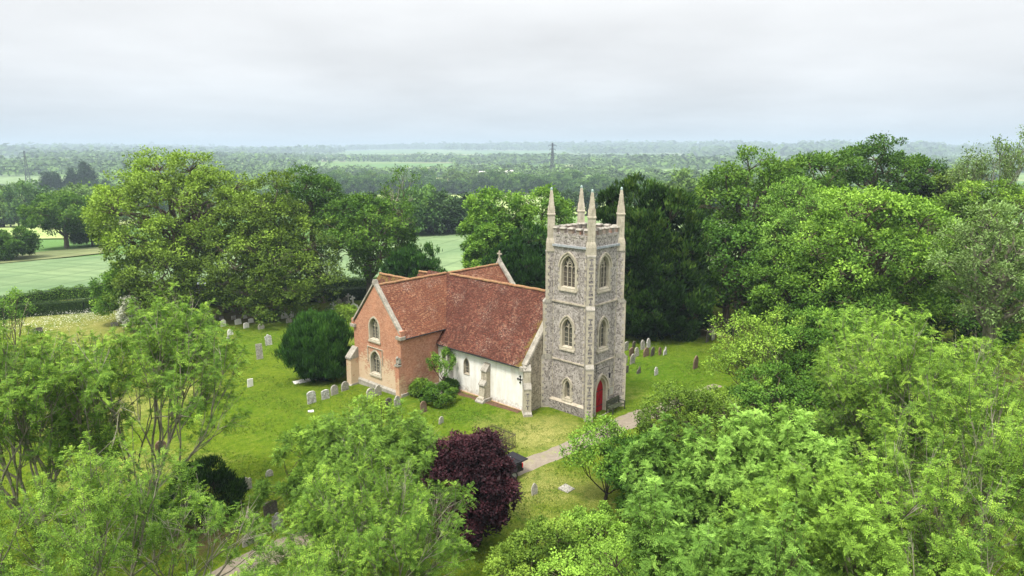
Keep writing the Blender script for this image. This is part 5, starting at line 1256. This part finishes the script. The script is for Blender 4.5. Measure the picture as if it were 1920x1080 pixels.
tree('yew_bush', 'broad dark green yew bush on the lawn beside the brick transept', 'shrub', 594, 58.4, 586, 110, 'clumpy', 'leaf_yew_green', 'bark_dark', seed=26, core=3000, cb=-.04, lobes=36, clumps=15, shoots=14, leaves=8, size=.36, wid=.13, yew=3, crm=.3, tone=.5, taper=.25)
# centre, behind the church
oak('bright green oak, left of two behind the transepts', 922, 99, 334, 105, 'leaf_maple_green', 31, cb=.12, lobes=22, tone=.6)
oak('bright green oak, right of two between church and tower', 1012, 101, 334, 125, 'leaf_maple_green', 32, cb=.12, lobes=22, tone=.55)
oak('shorter bright green tree in front of the two bright oaks', 908, 94, 405, 75, 'leaf_maple_green', 33, cb=.04, lobes=18, tone=.6)
tree('yew_tree', 'dark yew behind the nave roof, left of the tower', 'tree', 985, 84, 428, 140, 'clumpy', 'leaf_yew_green', 'bark_dark', seed=34, core=7000, cb=-.06, lobes=24, clumps=16, shoots=9, leaves=7, size=.36, wid=.25, yew=1.2, tone=.4)
tree('yew_tree', 'huge near-black yew towering right behind the tower', 'tree', 1226, 73, 338, 232, 'clumpy', 'leaf_yew', 'bark_dark', seed=35, core=7000, cb=-.22, lobes=54, clumps=22, shoots=10, leaves=9, size=.44, wid=.3, yew=.9, tone=.55, taper=.35, lr=.28)
tree('yew_tree', 'pointed top of a second dark yew just right of the tower', 'tree', 1155, 76, 316, 105, 'clumpy', 'leaf_yew', 'bark_dark', seed=36, core=7000, cb=-.22, lobes=28, clumps=16, shoots=9, leaves=8, size=.38, wid=.26, yew=1.1, tone=.5, taper=.6)
# right-hand wood
oak('tall dark green oak next to the big yew on the skyline', 1405, 84, 275, 215, 'leaf_oak_dark', 41, cb=.10, lobes=32, lr=.28, tone=.66)
oak('dark oak filling the middle of the right skyline', 1515, 90, 262, 200, 'leaf_oak_dark', 42, cb=.15, lobes=26, lr=.28, tone=.66)
oak('tallest dark oak on the right skyline', 1665, 96, 234, 215, 'leaf_oak_dark', 43, cb=.2, lobes=30, lr=.27, tone=.5)
oak('mid-green tree on the skyline right of the tallest oak', 1790, 92, 296, 120, 'leaf_oak', 44, cb=.2, lobes=18, tone=.45)
tree('ash_tree', 'thin pale ash showing above the wood at the right edge', 'tree', 1868, 88, 252, 120, 'branchy', 'leaf_willow', 'bark_ash', seed=45, cb=.4, limbs=6, splits=(4, 3, 3), shoot='tuft', n_leaf=14, leaf_len=.5, size=.3, tone=.3, wid=.5)
oak('mid-green lower tree under the tall dark oak beside the yew', 1372, 76, 410, 185, 'leaf_maple_green', 46, cb=.0, lobes=26, tone=.33)
tree('robinia_tree', 'pale feathery tree between the dark oak and the bright oak', 'tree', 1520, 72, 325, 175, 'clumpy', 'leaf_pale', seed=47, cb=.2, lobes=26, lr=.26, size=.28, tone=.5, clumps=14, shoots=7, leaves=7, wid=.45)
oak('large bright yellow-green oak dominating the right side', 1650, 61, 328, 320, 'leaf_oak_bright', 48, cb=.06, lobes=48, lr=.21, clumps=18, shoots=8, size=.26, tone=.55, crm=.34)
oak('left shoulder of the bright wood, green tree before the pale one', 1490, 62, 440, 170, 'leaf_oak_bright', 49, cb=.0, lobes=28, size=.25, tone=.42, lr=.26)
oak('dark green tree at the foot of the bright oak', 1600, 56, 540, 260, 'leaf_oak_dark', 50, cb=.0, lobes=26, size=.24, tone=.6)
oak('yellow-green rounded tree at the right edge behind the grey-green one', 1868, 76, 308, 190, 'leaf_cherry', 51, cb=.15, lobes=24, size=.28, tone=.35)
tree('willow_tree', 'pale grey-green tree with bare lower branches at the right edge', 'tree', 1893, 50, 352, 200, 'clumpy', 'leaf_willow', 'bark_ash', seed=52, cb=.30, lobes=26, lr=.28, size=.24, tone=.42, wid=.4, clumps=13, shoots=7, leaves=7)
oak('dark undergrowth tree filling the shade at the right edge', 1830, 64, 500, 260, 'leaf_oak_dark', 53, cb=.0, lobes=22, size=.28, tone=.35)
# nearer trees right of the tower
tree('cherry_tree', 'yellow-green arching tree on the edge of the right-hand lawn', 'tree', 1440, 49, 592, 215, 'branchy', 'leaf_cherry', seed=61, cb=.12, limbs=8, splits=(4, 4, 3), shoot='tuft', n_leaf=12, leaf_len=.26, size=.17, tone=.5, wid=.5, dead=.04, spread=1.1)
oak('mid-green thicket tree right of the arching yellow-green one', 1560, 46, 575, 200, 'leaf_maple_green', 62, cb=.0, lobes=30, size=.18, tone=.4, lr=.27, name='small_tree')
oak('shaded green shrub tree below the arching yellow-green tree', 1480, 41, 690, 260, 'leaf_maple_green', 63, cb=.0, lobes=30, size=.16, tone=.36, lr=.25, name='small_tree')
tree('hawthorn_tree', 'dense hawthorn with olive flower-tipped crown right of the bench', 'tree', 1318, 38, 716, 235, 'clumpy', 'leaf_hawthorn', seed=64, cb=.08, lobes=34, lr=.25, clumps=18, shoots=9, leaves=7, size=.13, wid=.6, tone=.42)
tree('small_tree', 'small open green tree beside the path in front of the tower', 'tree', 1138, 36, 800, 150, 'branchy', 'leaf_maple_green', 'bark_dark', seed=65, cb=.16, limbs=6, splits=(3, 3, 3), shoot='tuft', n_leaf=14, leaf_len=.2, size=.14, tone=.58, wid=.6, dead=.02)
oak('darker green low tree between the open small tree and the hawthorn', 1215, 35, 820, 160, 'leaf_maple_green', 66, cb=.03, lobes=24, size=.13, tone=.22, name='small_tree')
tree('maple_tree', 'purple-leaved maple over the black pickup, centre foreground', 'tree', 896, 31.8, 790, 164, 'clumpy', 'leaf_purple', 'bark_dark', lean=(-.75, 0), seed=67, core=4000, cb=-.02, lobes=34, lr=.26, clumps=20, shoots=10, leaves=8, size=.13, wid=.65, tone=.5)
# foreground ashes and elders
def ash(label, x, Y, top, w_, leaf='leaf_ash', seed=1, bark='bark_ash', name='ash_tree', group='ash and elder trees in the foreground', **kw):
    k = dict(cb=.22, limbs=7, splits=(4, 4, 3), n_leaf=6, leaf_len=.32, size=.13, tone=.5, dead=.08); k.update(kw); k['size'] *= .68; k['leaf_len'] *= .88; k['n_leaf'] += 2; k['along'] = k.get('along', 3)+2; k['tone'] -= .03; k.setdefault('inner', 3 if name == 'elder_tree' or x > 600 else 1)
    return tree(name, label, 'tree', x, Y, top, w_, 'branchy', leaf, bark, seed=seed, group=group, **k)
ash('large airy ash with bare grey twigs, middle of the left foreground', 245, 33, 582, 400, seed=71, dead=.12, limbs=9, n_leaf=7, along=4, cb=.16, inner=1)
ash('airy ash cut by the left edge of the photo', 20, 29, 595, 340, seed=72, dead=.10, n_leaf=7, along=4, limbs=8, inner=1)
ash('lower leafy ash in the bottom left corner', 110, 21.5, 850, 400, seed=73, size=.10, n_leaf=7, splits=(4, 4, 3), tone=.55)
ash('ash sprig with bare pale twigs over the dark yew, lower left', 330, 24.5, 900, 300, seed=75, dead=.35, splits=(3, 3, 3), n_leaf=5, leaf='leaf_ash')
tree('yew_bush', 'near-black conical yew half hidden by the ash at lower left', 'shrub', 375, 34, 880, 165, 'clumpy', 'leaf_yew', 'bark_dark', seed=76, cb=.0, lobes=26, clumps=16, shoots=9, leaves=7, size=.2, wid=.25, yew=1.2, tone=.4, taper=.4)
ash('slender ash with leaning dark stem left of the central ash', 575, 34, 800, 150, 'leaf_ash', 77, 'bark', limbs=6, splits=(4, 3, 3), dead=.05, cb=.3)
ash('dense central ash in front of the brick transept', 705, 32, 775, 250, 'leaf_ash_cool', 78, splits=(4, 4, 3), limbs=9, n_leaf=6, dead=.05, cb=.12)
tree('golden_shrub', 'yellow-leaved pointed shrub rising behind the central ash', 'shrub', 693, 37, 738, 70, 'branchy', 'leaf_gold', seed=79, cb=.2, limbs=7, splits=(3, 3), shoot='tuft', n_leaf=16, leaf_len=.2, size=.13, tone=.4, wid=.5, dead=0, upw=.8, spread=.6)
ash('leafy ash at the bottom centre with pale dead twigs', 705, 24.5, 880, 330, 'leaf_ash', 80, splits=(4, 4, 3), limbs=9, n_leaf=6, dead=.12, size=.105, leaf_len=.27, cb=.12)
ash('feathery ash branch below the path, bottom left of centre', 560, 21, 1010, 260, 'leaf_ash', 81, splits=(4, 3, 3), size=.10, dead=.1)
tree('field_maple', 'yellow-green dense bush at the bottom, right of the purple maple', 'tree', 1005, 25, 975, 185, 'clumpy', 'leaf_hawthorn', seed=82, cb=.0, lobes=28, lr=.26, clumps=18, shoots=9, leaves=7, size=.095, wid=.65, tone=.5)
tree('field_maple', 'light green rounded maple at bottom centre-right', 'tree', 1120, 26, 940, 200, 'clumpy', 'leaf_elder', seed=83, cb=.0, lobes=32, lr=.25, clumps=18, shoots=9, leaves=7, size=.10, wid=.65, tone=.5)
tree('field_maple', 'light green maple cut by the bottom edge beside the yellow bush', 'tree', 1190, 20.5, 1015, 330, 'clumpy', 'leaf_elder', seed=84, cb=.0, lobes=30, lr=.25, clumps=18, shoots=9, leaves=7, size=.09, wid=.65, tone=.58)
ash('fresh green elder with star-shaped leaf tips, left of three', 1300, 28, 845, 210, 'leaf_pale', 85, 'bark', splits=(4, 4, 4), limbs=9, n_leaf=8, size=.13, leaf_len=.28, dead=.02, cb=.08, wid=.5, name='elder_tree', tone=.32)
ash('pale green elder with star-shaped leaf tips, tallest in the centre-right', 1450, 28, 792, 260, 'leaf_pale', 86, 'bark', splits=(4, 4, 4), limbs=9, n_leaf=8, size=.13, leaf_len=.3, dead=.02, cb=.08, wid=.5, name='elder_tree', tone=.68)
ash('broad bright elder filling the bottom right foreground', 1590, 21.5, 905, 500, 'leaf_elder', 87, 'bark', splits=(4, 4, 4), limbs=10, n_leaf=8, size=.12, leaf_len=.28, dead=.02, cb=.08, wid=.5, name='elder_tree', tone=.5)
ash('cool green elder at the bottom between maple and bright elder', 1345, 19.5, 965, 260, 'leaf_pale', 88, 'bark', splits=(4, 4, 4), limbs=9, n_leaf=8, size=.11, leaf_len=.26, dead=.02, cb=.08, wid=.5, name='elder_tree', tone=.36)
ash('big feathery ash at the right edge', 1790, 30, 628, 400, 'leaf_ash', 89, splits=(4, 4, 4), limbs=10, n_leaf=6, dead=.08, tone=.62, cb=.12)
ash('yellow-green ash with curling shoots right of the cherry', 1690, 39, 585, 240, 'leaf_elder', 90, splits=(4, 4, 3), limbs=9, dead=.08, tone=.55, cb=.1)
ash('ash cut by the right edge in the lower corner', 1880, 22, 760, 360, 'leaf_ash', 91, splits=(4, 4, 3), limbs=9, n_leaf=6, size=.11, dead=.1, tone=.6, cb=.1)
ash('shaded ash with long bare twigs in the dark gap at centre right', 1640, 33, 730, 210, 'leaf_ash', 92, splits=(4, 3, 3), limbs=8, n_leaf=6, dead=.25, tone=.4, cb=.1)
# by the wall of the church
tree('small_tree', 'small round-headed tree against the whitewashed nave wall', 'tree', 826, 53.6, 660, 46, 'branchy', 'leaf_maple_green', 'bark', seed=95, cb=.38, limbs=6, splits=(3, 3), shoot='tuft', n_leaf=26, leaf_len=.16, size=.11, tone=.5, wid=.6, dead=0, along=3)
def bush_at(px, py, wpx, hpx, leaf, label, seed, name='bush', **kw):
    p = at(px, py); zc = p[1]*CP+(H-p[2])*SP; k = dict(cb=.0, lobes=16, lr=.36, clumps=12, shoots=8, leaves=7, size=.1, wid=.7, tone=.5); k.update(kw)
    root = empty(name, p, 0, label, 'bush'); lv, ln = clumpy(seed, wpx*zc/F, hpx*zc/F*1.05, **k)
    nobj('stems', tubes_mesh('stems', ln, MAT['bark_dark']), root); nobj('leaves', lv.mesh('leaves', MAT[leaf]), root); return root
bush_at(820, 758, 72, 36, 'leaf_oak_dark', 'broad ivy-green bush below the nave wall', 96, tone=.62)
bush_at(788, 742, 40, 30, 'leaf_cherry', 'bright leafy bush at the transept foot beside the ivy-green one', 97, tone=.35)
bush_at(842, 735, 34, 24, 'leaf_oak_dark', 'dark little bush at the foot of the nave wall by the small tree', 98)
bush_at(502, 603, 42, 20, 'leaf_oak_dark', 'low dark spreading bush among the small white headstones', 102, tone=.6)
bush_at(1371, 628, 12, 14, 'leaf_yew', 'tiny dark bush in the shade beside a pair of headstones', 99, size=.16)
bush_at(650, 600, 44, 24, 'leaf_hawthorn', 'pale green rough bush between yew bush and brick gable', 100, size=.16, tone=.8)
bush_at(1700, 700, 200, 60, 'leaf_oak_dark', 'dark undergrowth bush in the shade of the right-hand wood', 101, size=.2, tone=.3)

# ------------------------------------------------------------------ hedges
s = NT('hedge_core'); MAT['hedge_core'] = s.base((.02, .04, .01))
def hedge(label, pts, wid_, hh, leaf, seed, dens=190, size=.15, name='hedge', rough=.05):
    rng = np.random.default_rng(seed); P = [np.array(at(*p)) for p in pts]; seg = []
    lv = Leaves(); mb = MB(); A = P[0]
    for a, b in zip(P[:-1], P[1:]):
        L = np.linalg.norm((b-a)[:2]); d = (b-a)[:2]/L; q = np.array([-d[1], d[0]])
        n = int(L*dens*(wid_+2*hh)/2.2); t = rng.uniform(0, 1, n); s_ = rng.uniform(0, wid_+2*hh, n)
        side = np.where(s_ < hh, -1, np.where(s_ > hh+wid_, 1, 0)); z = np.where(side == -1, s_, np.where(side == 1, s_-hh-wid_, hh)); off = np.where(side == 0, s_-hh-wid_/2, side*wid_/2)
        wob = .10*np.sin(t*L*.9)+rough*np.sin(t*L*2.3+1); off = off+rng.normal(0, .05, n); z = z+rng.normal(0, .05, n)+np.where(side == 0, wob, 0)
        X = a[0]+(b[0]-a[0])*t+q[0]*off; Y = a[1]+(b[1]-a[1])*t+q[1]*off; Z = T(X, Y)+z
        nrm = np.stack([q[0]*side, q[1]*side, (side == 0)*1.0], 1)+rng.normal(0, .45, (n, 3))+np.array([0, 0, .3]); nrm = unit(nrm); dr_ = unit(np.cross(nrm, rng.normal(0, 1, (n, 3)))+nrm*.3)
        LL = size*rng.uniform(.7, 1.4, n); lv.add(np.stack([X, Y, Z], 1)-A, dr_, nrm, LL, LL*.65, np.clip(rng.normal(.5, .2, n), 0, 1))
        k = max(2, int(L/3)); loops = []
        for i in range(k+1):
            c = a+(b-a)*i/k; zb = float(T(c[0], c[1])); w2 = wid_/2-.07; loops.append([(c[0]-A[0]+q[0]*o, c[1]-A[1]+q[1]*o, zb-A[2]+zz) for o, zz in ((-w2, -.2), (w2, -.2), (w2, hh-.08), (-w2, hh-.08))])
        mb.loft(loops)
    root = empty(name, A, 0, label, 'hedge'); o = mb.build('branches', MAT['hedge_core'], root); nobj('leaves', lv.mesh('leaves', MAT[leaf]), root); return root
hedge('dark clipped hedge along the near side of the lane, left of the church', [(-60, 606), (60, 592), (160, 585), (270, 575), (380, 571), (480, 568)], 1.5, 1.75, 'leaf_hedge_dark', 1)
hedge('clipped hedge between the headstones and the lane, behind the transept', [(480, 568), (560, 566), (640, 562), (700, 560)], 1.5, 1.8, 'leaf_hedge_dark', 2)
hedge('brighter loose hedge on the field side of the lane', [(-60, 585), (30, 574), (110, 561), (190, 556), (300, 550), (450, 545), (600, 541), (760, 538), (880, 536)], 1.9, 1.6, 'leaf_hedge', 3, 130, .2, rough=.25)

# cow parsley and long grass
def scatter_flowers(name, px_list, n, mat, size, hh, seed):
    rng = np.random.default_rng(seed); lv = Leaves(); PX = []
    for (px, py, r, k) in px_list:
        c = at(px, py); m = int(n*k); q = rng.normal(0, r, (m, 2)); X = c[0]+q[:, 0]; Y = c[1]+q[:, 1]; PX.append(np.stack([X, Y, T(X, Y)+rng.uniform(.2, 1, m)*hh], 1))
    P = np.concatenate(PX); m = len(P); lv.add(P, unit(rng.normal(0, 1, (m, 3))*np.array([1, 1, .2])), unit(rng.normal(0, .4, (m, 3))+np.array([0, 0, 1])), size*rng.uniform(.5, 1.5, m), size, rng.uniform(.2, 1, m))
    return tag(nobj(name, lv.mesh(name, MAT[mat])), kind='stuff')
scatter_flowers('cow_parsley', [(150, 597, 3.5, 1), (110, 607, 3.5, .7), (60, 610, 3, .6), (190, 592, 2.5, .6), (320, 577, 3, .3), (430, 566, 2, .2)], 900, 'leaf_white', .09, .7, 5)
# rough grass tufts
rng = np.random.default_rng(77); lv = Leaves(); n = 150000
r = 22+70*rng.uniform(0, 1, n)**.8; th = rng.uniform(-.75, .75, n); X = r*np.sin(th); Y = r*np.cos(th)
e_ = (X-OR[0])*EV[0]+(Y-OR[1])*EV[1]; n_ = (X-OR[0])*NV[0]+(Y-OR[1])*NV[1]
ok = ~((e_ > -.2) & (e_ < 28) & (n_ > -3.2) & (n_ < 9.5)) & ~((e_ > 14) & (e_ < 21.3) & (n_ > -6.9) & (n_ < 0))
pc2 = np.array([p[:2] for p in pc]); dm = np.full(n, 9.)
for a, b in zip(pc2[:-1], pc2[1:]):
    d = b-a; t = np.clip(((X-a[0])*d[0]+(Y-a[1])*d[1])/(d@d), 0, 1); dm = np.minimum(dm, np.hypot(X-a[0]-t*d[0], Y-a[1]-t*d[1]))
ok &= dm > 1.15+rng.uniform(0, .25, n)
X, Y = X[ok], Y[ok]; n = len(X); pat = (np.sin(X*.9+np.sin(Y*.6)*2)+np.sin(Y*1.1+X*.3)+rng.normal(0, .6, n))
ok = (pat > .2) | (dm[ok] < 1.6); X, Y, pat = X[ok], Y[ok], pat[ok]; n = len(X)
P = np.stack([X, Y, T(X, Y)], 1); P = np.repeat(P, 3, 0)+rng.normal(0, .05, (n*3, 3))*np.array([1, 1, 0]); m = n*3
lv.add(P, unit(rng.normal(0, .45, (m, 3))+np.array([0, 0, 1])), unit(rng.normal(0, 1, (m, 3))+np.array([0, -.5, .2])), rng.uniform(.05, .16, m), .035, np.clip(rng.normal(.45, .22, m), 0, 1))
leafmat('grass_blades', (.05, .11, .01), (.11, .19, .015), (.2, .27, .03), (.38, .36, .12), .25)
tag(nobj('grass', lv.mesh('grass', MAT['grass_blades'])), kind='stuff')
print('LEAF FACES', sum(len(o.data.polygons) for o in C.objects if o.type == 'MESH'))

# ------------------------------------------------------------------ mid-distance trees (individual, shared meshes)
PROTO = []
for i, (lf, hw) in enumerate((('leaf_far', 1.0), ('leaf_far_dark', 1.0), ('leaf_far', 1.25), ('leaf_far_dark', .85), ('leaf_far_light', 1.1))):
    if lf == 'leaf_far_light': leafmat(lf, (.05, .10, .03), (.11, .18, .045), (.17, .25, .07), None, .2)
    lv, ln = clumpy(200+i, 1.08*12, 11*hw, cb=.02, lobes=15, lr=.36, clumps=10, shoots=5, leaves=6, size=.75, wid=.75, tone=.5)
    PROTO.append((lv.mesh('crown', MAT[lf]), tubes_mesh('trunk', ln[:10], MAT['bark_dark'])))
lv, ln = clumpy(220, 7, 17, cb=.05, lobes=26, lr=.25, clumps=8, shoots=5, leaves=5, size=.8, wid=.4, taper=.75, droop=.5, tone=.4)
PROTO.append((lv.mesh('crown', MAT['leaf_spruce']), tubes_mesh('trunk', ln[:3], MAT['bark_dark'])))
rnd = random.Random(31)
def mid_tree(p, k, sc_, label, name='field_tree', group='hazy trees along the field hedges of the valley'):
    r = empty(name, (p[0], p[1], float(T(p[0], p[1]))-.3), rnd.uniform(0, 6.28), label, 'tree', group); r.scale = (sc_*rnd.uniform(.9, 1.15), sc_*rnd.uniform(.9, 1.15), sc_*rnd.uniform(.85, 1.15))
    nobj('crown', PROTO[k][0], r); nobj('trunk', PROTO[k][1], r)
def row(x0, y0, x1, y1, n, sc_, ks, label, jit=6, **kw):
    a, b = at(x0, y0), at(x1, y1)
    for i in range(n):
        p = a+(b-a)*((i+rnd.uniform(-.3, .3))/max(1, n-1)); p = p+np.array([rnd.uniform(-jit, jit), rnd.uniform(-jit, jit), 0]); mid_tree(p, rnd.choice(ks), sc_*rnd.uniform(.75, 1.2), label, **kw)
row(700, 440, 880, 437, 9, .95, (0, 1, 3), 'one of the trees along the far edge of the field behind the chancel')
row(745, 438, 800, 437, 3, .95, (1, 2), 'larger tree of the clump standing at the far edge of the field behind the chancel')
row(620, 446, 720, 442, 6, 1.0, (0, 1), 'tree of the field edge seen between the dark oaks')
row(795, 403, 925, 403, 9, .55, (1, 3), 'small dark tree on the hedge between the two fields beyond the chancel', jit=3)
row(1060, 404, 1110, 404, 2, 1.0, (1, 2), 'round tree beside the pale field seen between the pinnacles')
row(1180, 398, 1330, 380, 12, 1.3, (0, 1, 2), 'tree of the belt glimpsed between the big yew and the dark oak')
row(1270, 420, 1330, 410, 6, 1.2, (0, 4), 'light tree of the belt glimpsed between the big yew and the dark oak')
row(610, 366, 1060, 365, 46, 1.35, (0, 1, 2, 3), 'tree in the wooded belt behind the pale field', jit=9)
row(610, 362, 1060, 359, 40, 1.5, (0, 2, 4), 'tree in the second rank of the wooded belt behind the pale field', jit=12)
row(1060, 370, 1330, 362, 26, 1.4, (0, 1, 2), 'tree in the wooded belt right of the tower pinnacles', jit=10)
row(-40, 428, 200, 424, 11, 1.1, (4, 0, 2), 'light green tree of the row behind the field-edge oak at far left', jit=6)
row(-40, 410, 60, 408, 6, 1.2, (1, 4), 'tree behind the light green row at far left', jit=6)
row(95, 385, 190, 378, 11, 1.55, (5,), 'dark conifer of the clump on the far left skyline of the fields', name='conifer', group='dark conifers in a clump', jit=7)
row(-40, 392, 230, 378, 22, 1.4, (0, 1, 4), 'tree of the rank behind the dark conifers at far left', jit=10)
row(150, 405, 330, 398, 9, 1.1, (4, 0), 'light tree seen under the huge oak towards the far fields', jit=8)

# ------------------------------------------------------------------ far woods that read as one mass
rng = np.random.default_rng(5)
def in_quad(px, py, quads):
    out = np.zeros(len(px), bool)
    for (xa, xb, ya, yb) in quads: out |= (px > xa) & (px < xb) & (py > ya) & (py < yb)
    return out
def project(X, Y, Z):
    q = Z-H; zc = Y*CP-q*SP; yc = Y*SP+q*CP; return 960+F*X/zc, 540-F*yc/zc
def wood(name, r0, r1, n, size, nl, leaf, seed, thr, cell):
    rng = np.random.default_rng(seed); r = np.sqrt(rng.uniform(r0*r0, r1*r1, n)); th = rng.uniform(-.80, .80, n); X = r*np.sin(th); Y = r*np.cos(th); Z = T(X, Y)
    nz = np.sin(X/cell+1.3*np.sin(Y/cell*.7))+np.sin(Y/cell*.55+X/cell*.4+2)+.7*np.sin(X/cell*2.3-Y/cell*1.9)
    px, py = project(X, Y, Z)
    ok = (nz > thr) & ~in_quad(px, py, [(740, 1200, 367, 412), (760, 1010, 333, 341), (1210, 1305, 328, 336), (-60, 140, 332, 352), (235, 420, 338, 350), (560, 910, 366, 442), (-60, 230, 420, 520)])
    X, Y, Z = X[ok], Y[ok], Z[ok]; n = len(X); R = size*rng.uniform(.7, 1.35, n)*(1+.3*(nz[ok] > 1.2)); ht = R*rng.uniform(1.1, 1.6, n)
    m = n*nl; u = unit(rng.normal(0, 1, (m, 3))+np.array([0, -.25, .45])); u[:, 2] = np.abs(u[:, 2])
    C0 = np.stack([X, Y, Z], 1).repeat(nl, 0); Rm = R.repeat(nl); hm = ht.repeat(nl)
    lump = 1+.16*np.sin(u[:, 0]*5+C0[:, 0])*np.sin(u[:, 1]*5+C0[:, 1])+rng.normal(0, .06, m)
    P = C0+np.stack([u[:, 0]*Rm*lump, u[:, 1]*Rm*lump, hm*.35+u[:, 2]*hm*.85*lump], 1)
    lvv = Leaves(); nrm = unit(u+np.array([0, 0, .5])+rng.normal(0, .35, (m, 3))); dr_ = unit(np.cross(nrm, rng.normal(0, 1, (m, 3))))
    L = Rm*3.2/math.sqrt(nl)*rng.uniform(.7, 1.3, m)
    tn = (.45+(rng.beta(2, 2.2, n)-.45)*(1 if r0 < 1000 else .6 if r0 < 2000 else .35)).repeat(nl)+rng.normal(0, .05, m); lvv.add(P-dr_*L[:, None]*.5, dr_, nrm, L, L*.8, np.clip(tn, 0, 1))
    tag(nobj(name, lvv.mesh(name, MAT[leaf])), kind='stuff')
leafmat('wood_leaves', (.02, .055, .018), (.07, .14, .04), (.15, .23, .07), (.22, .29, .09), .15)
wood('woods', 430, 1250, 9500, 6.2, 54, 'wood_leaves', 1, -.2, 95)
wood('woods', 1250, 3000, 14000, 9, 18, 'wood_leaves', 2, -.3, 210)
wood('woods', 3000, 8200, 14000, 22, 14, 'wood_leaves', 3, -.4, 600)
for (x, y, w_, d_, h_, lab) in ((905, 337, 30, 12, 5, 'long pale farm building far beyond the fields, left one'), (945, 336, 26, 12, 6, 'long pale farm building far beyond the fields, right one'), (608, 303, 16, 9, 6, 'pale distant house left of a group beyond the dark oak'), (624, 302, 14, 9, 6, 'pale distant house in the middle of a group beyond the dark oak'), (642, 303, 16, 9, 7, 'pale distant house right of a group beyond the dark oak')):
    p = at(x, y); k = max(1.0, p[1]/2200); r = empty('farm_building', (p[0], p[1], p[2]+(3 if y < 400 else 0)), .2, lab, 'building')
    m = MB(); m.box(-w_/2*k, w_/2*k, -d_/2*k, d_/2*k, -4, h_*k); m.build('wall', MAT['limewash'], r)
    m = MB(); a_, b_ = w_/2*k+.5, d_/2*k+.5; z0 = h_*k+.03; z1 = z0+d_*.35*k; m.mesh([(-a_, -b_, z0), (a_, -b_, z0), (a_, b_, z0), (-a_, b_, z0), (-a_, 0, z1), (a_, 0, z1)], [(0, 1, 5, 4), (3, 4, 5, 2), (0, 4, 3), (1, 2, 5), (0, 3, 2, 1)]); m.build('roof', MAT['stone_grey'] if 'house' in lab else MAT['grave_white'], r)

# ------------------------------------------------------------------ haze
m = MB(); m.box(-9900, 9900, -600, 10400, -40, 110); hz = m.build('haze', MAT['lead']); hm = bpy.data.materials.new('haze'); hm.use_nodes = True; hm.node_tree.nodes.clear()
vo = hm.node_tree.nodes.new('ShaderNodeVolumePrincipled'); mo = hm.node_tree.nodes.new('ShaderNodeOutputMaterial'); vo.inputs['Color'].default_value = (.56, .69, .80, 1); vo.inputs['Density'].default_value = .00026; vo.inputs['Anisotropy'].default_value = 0
hm.node_tree.links.new(vo.outputs[0], mo.inputs['Volume']); hz.data.materials.clear(); hz.data.materials.append(hm); tag(hz, kind='stuff')
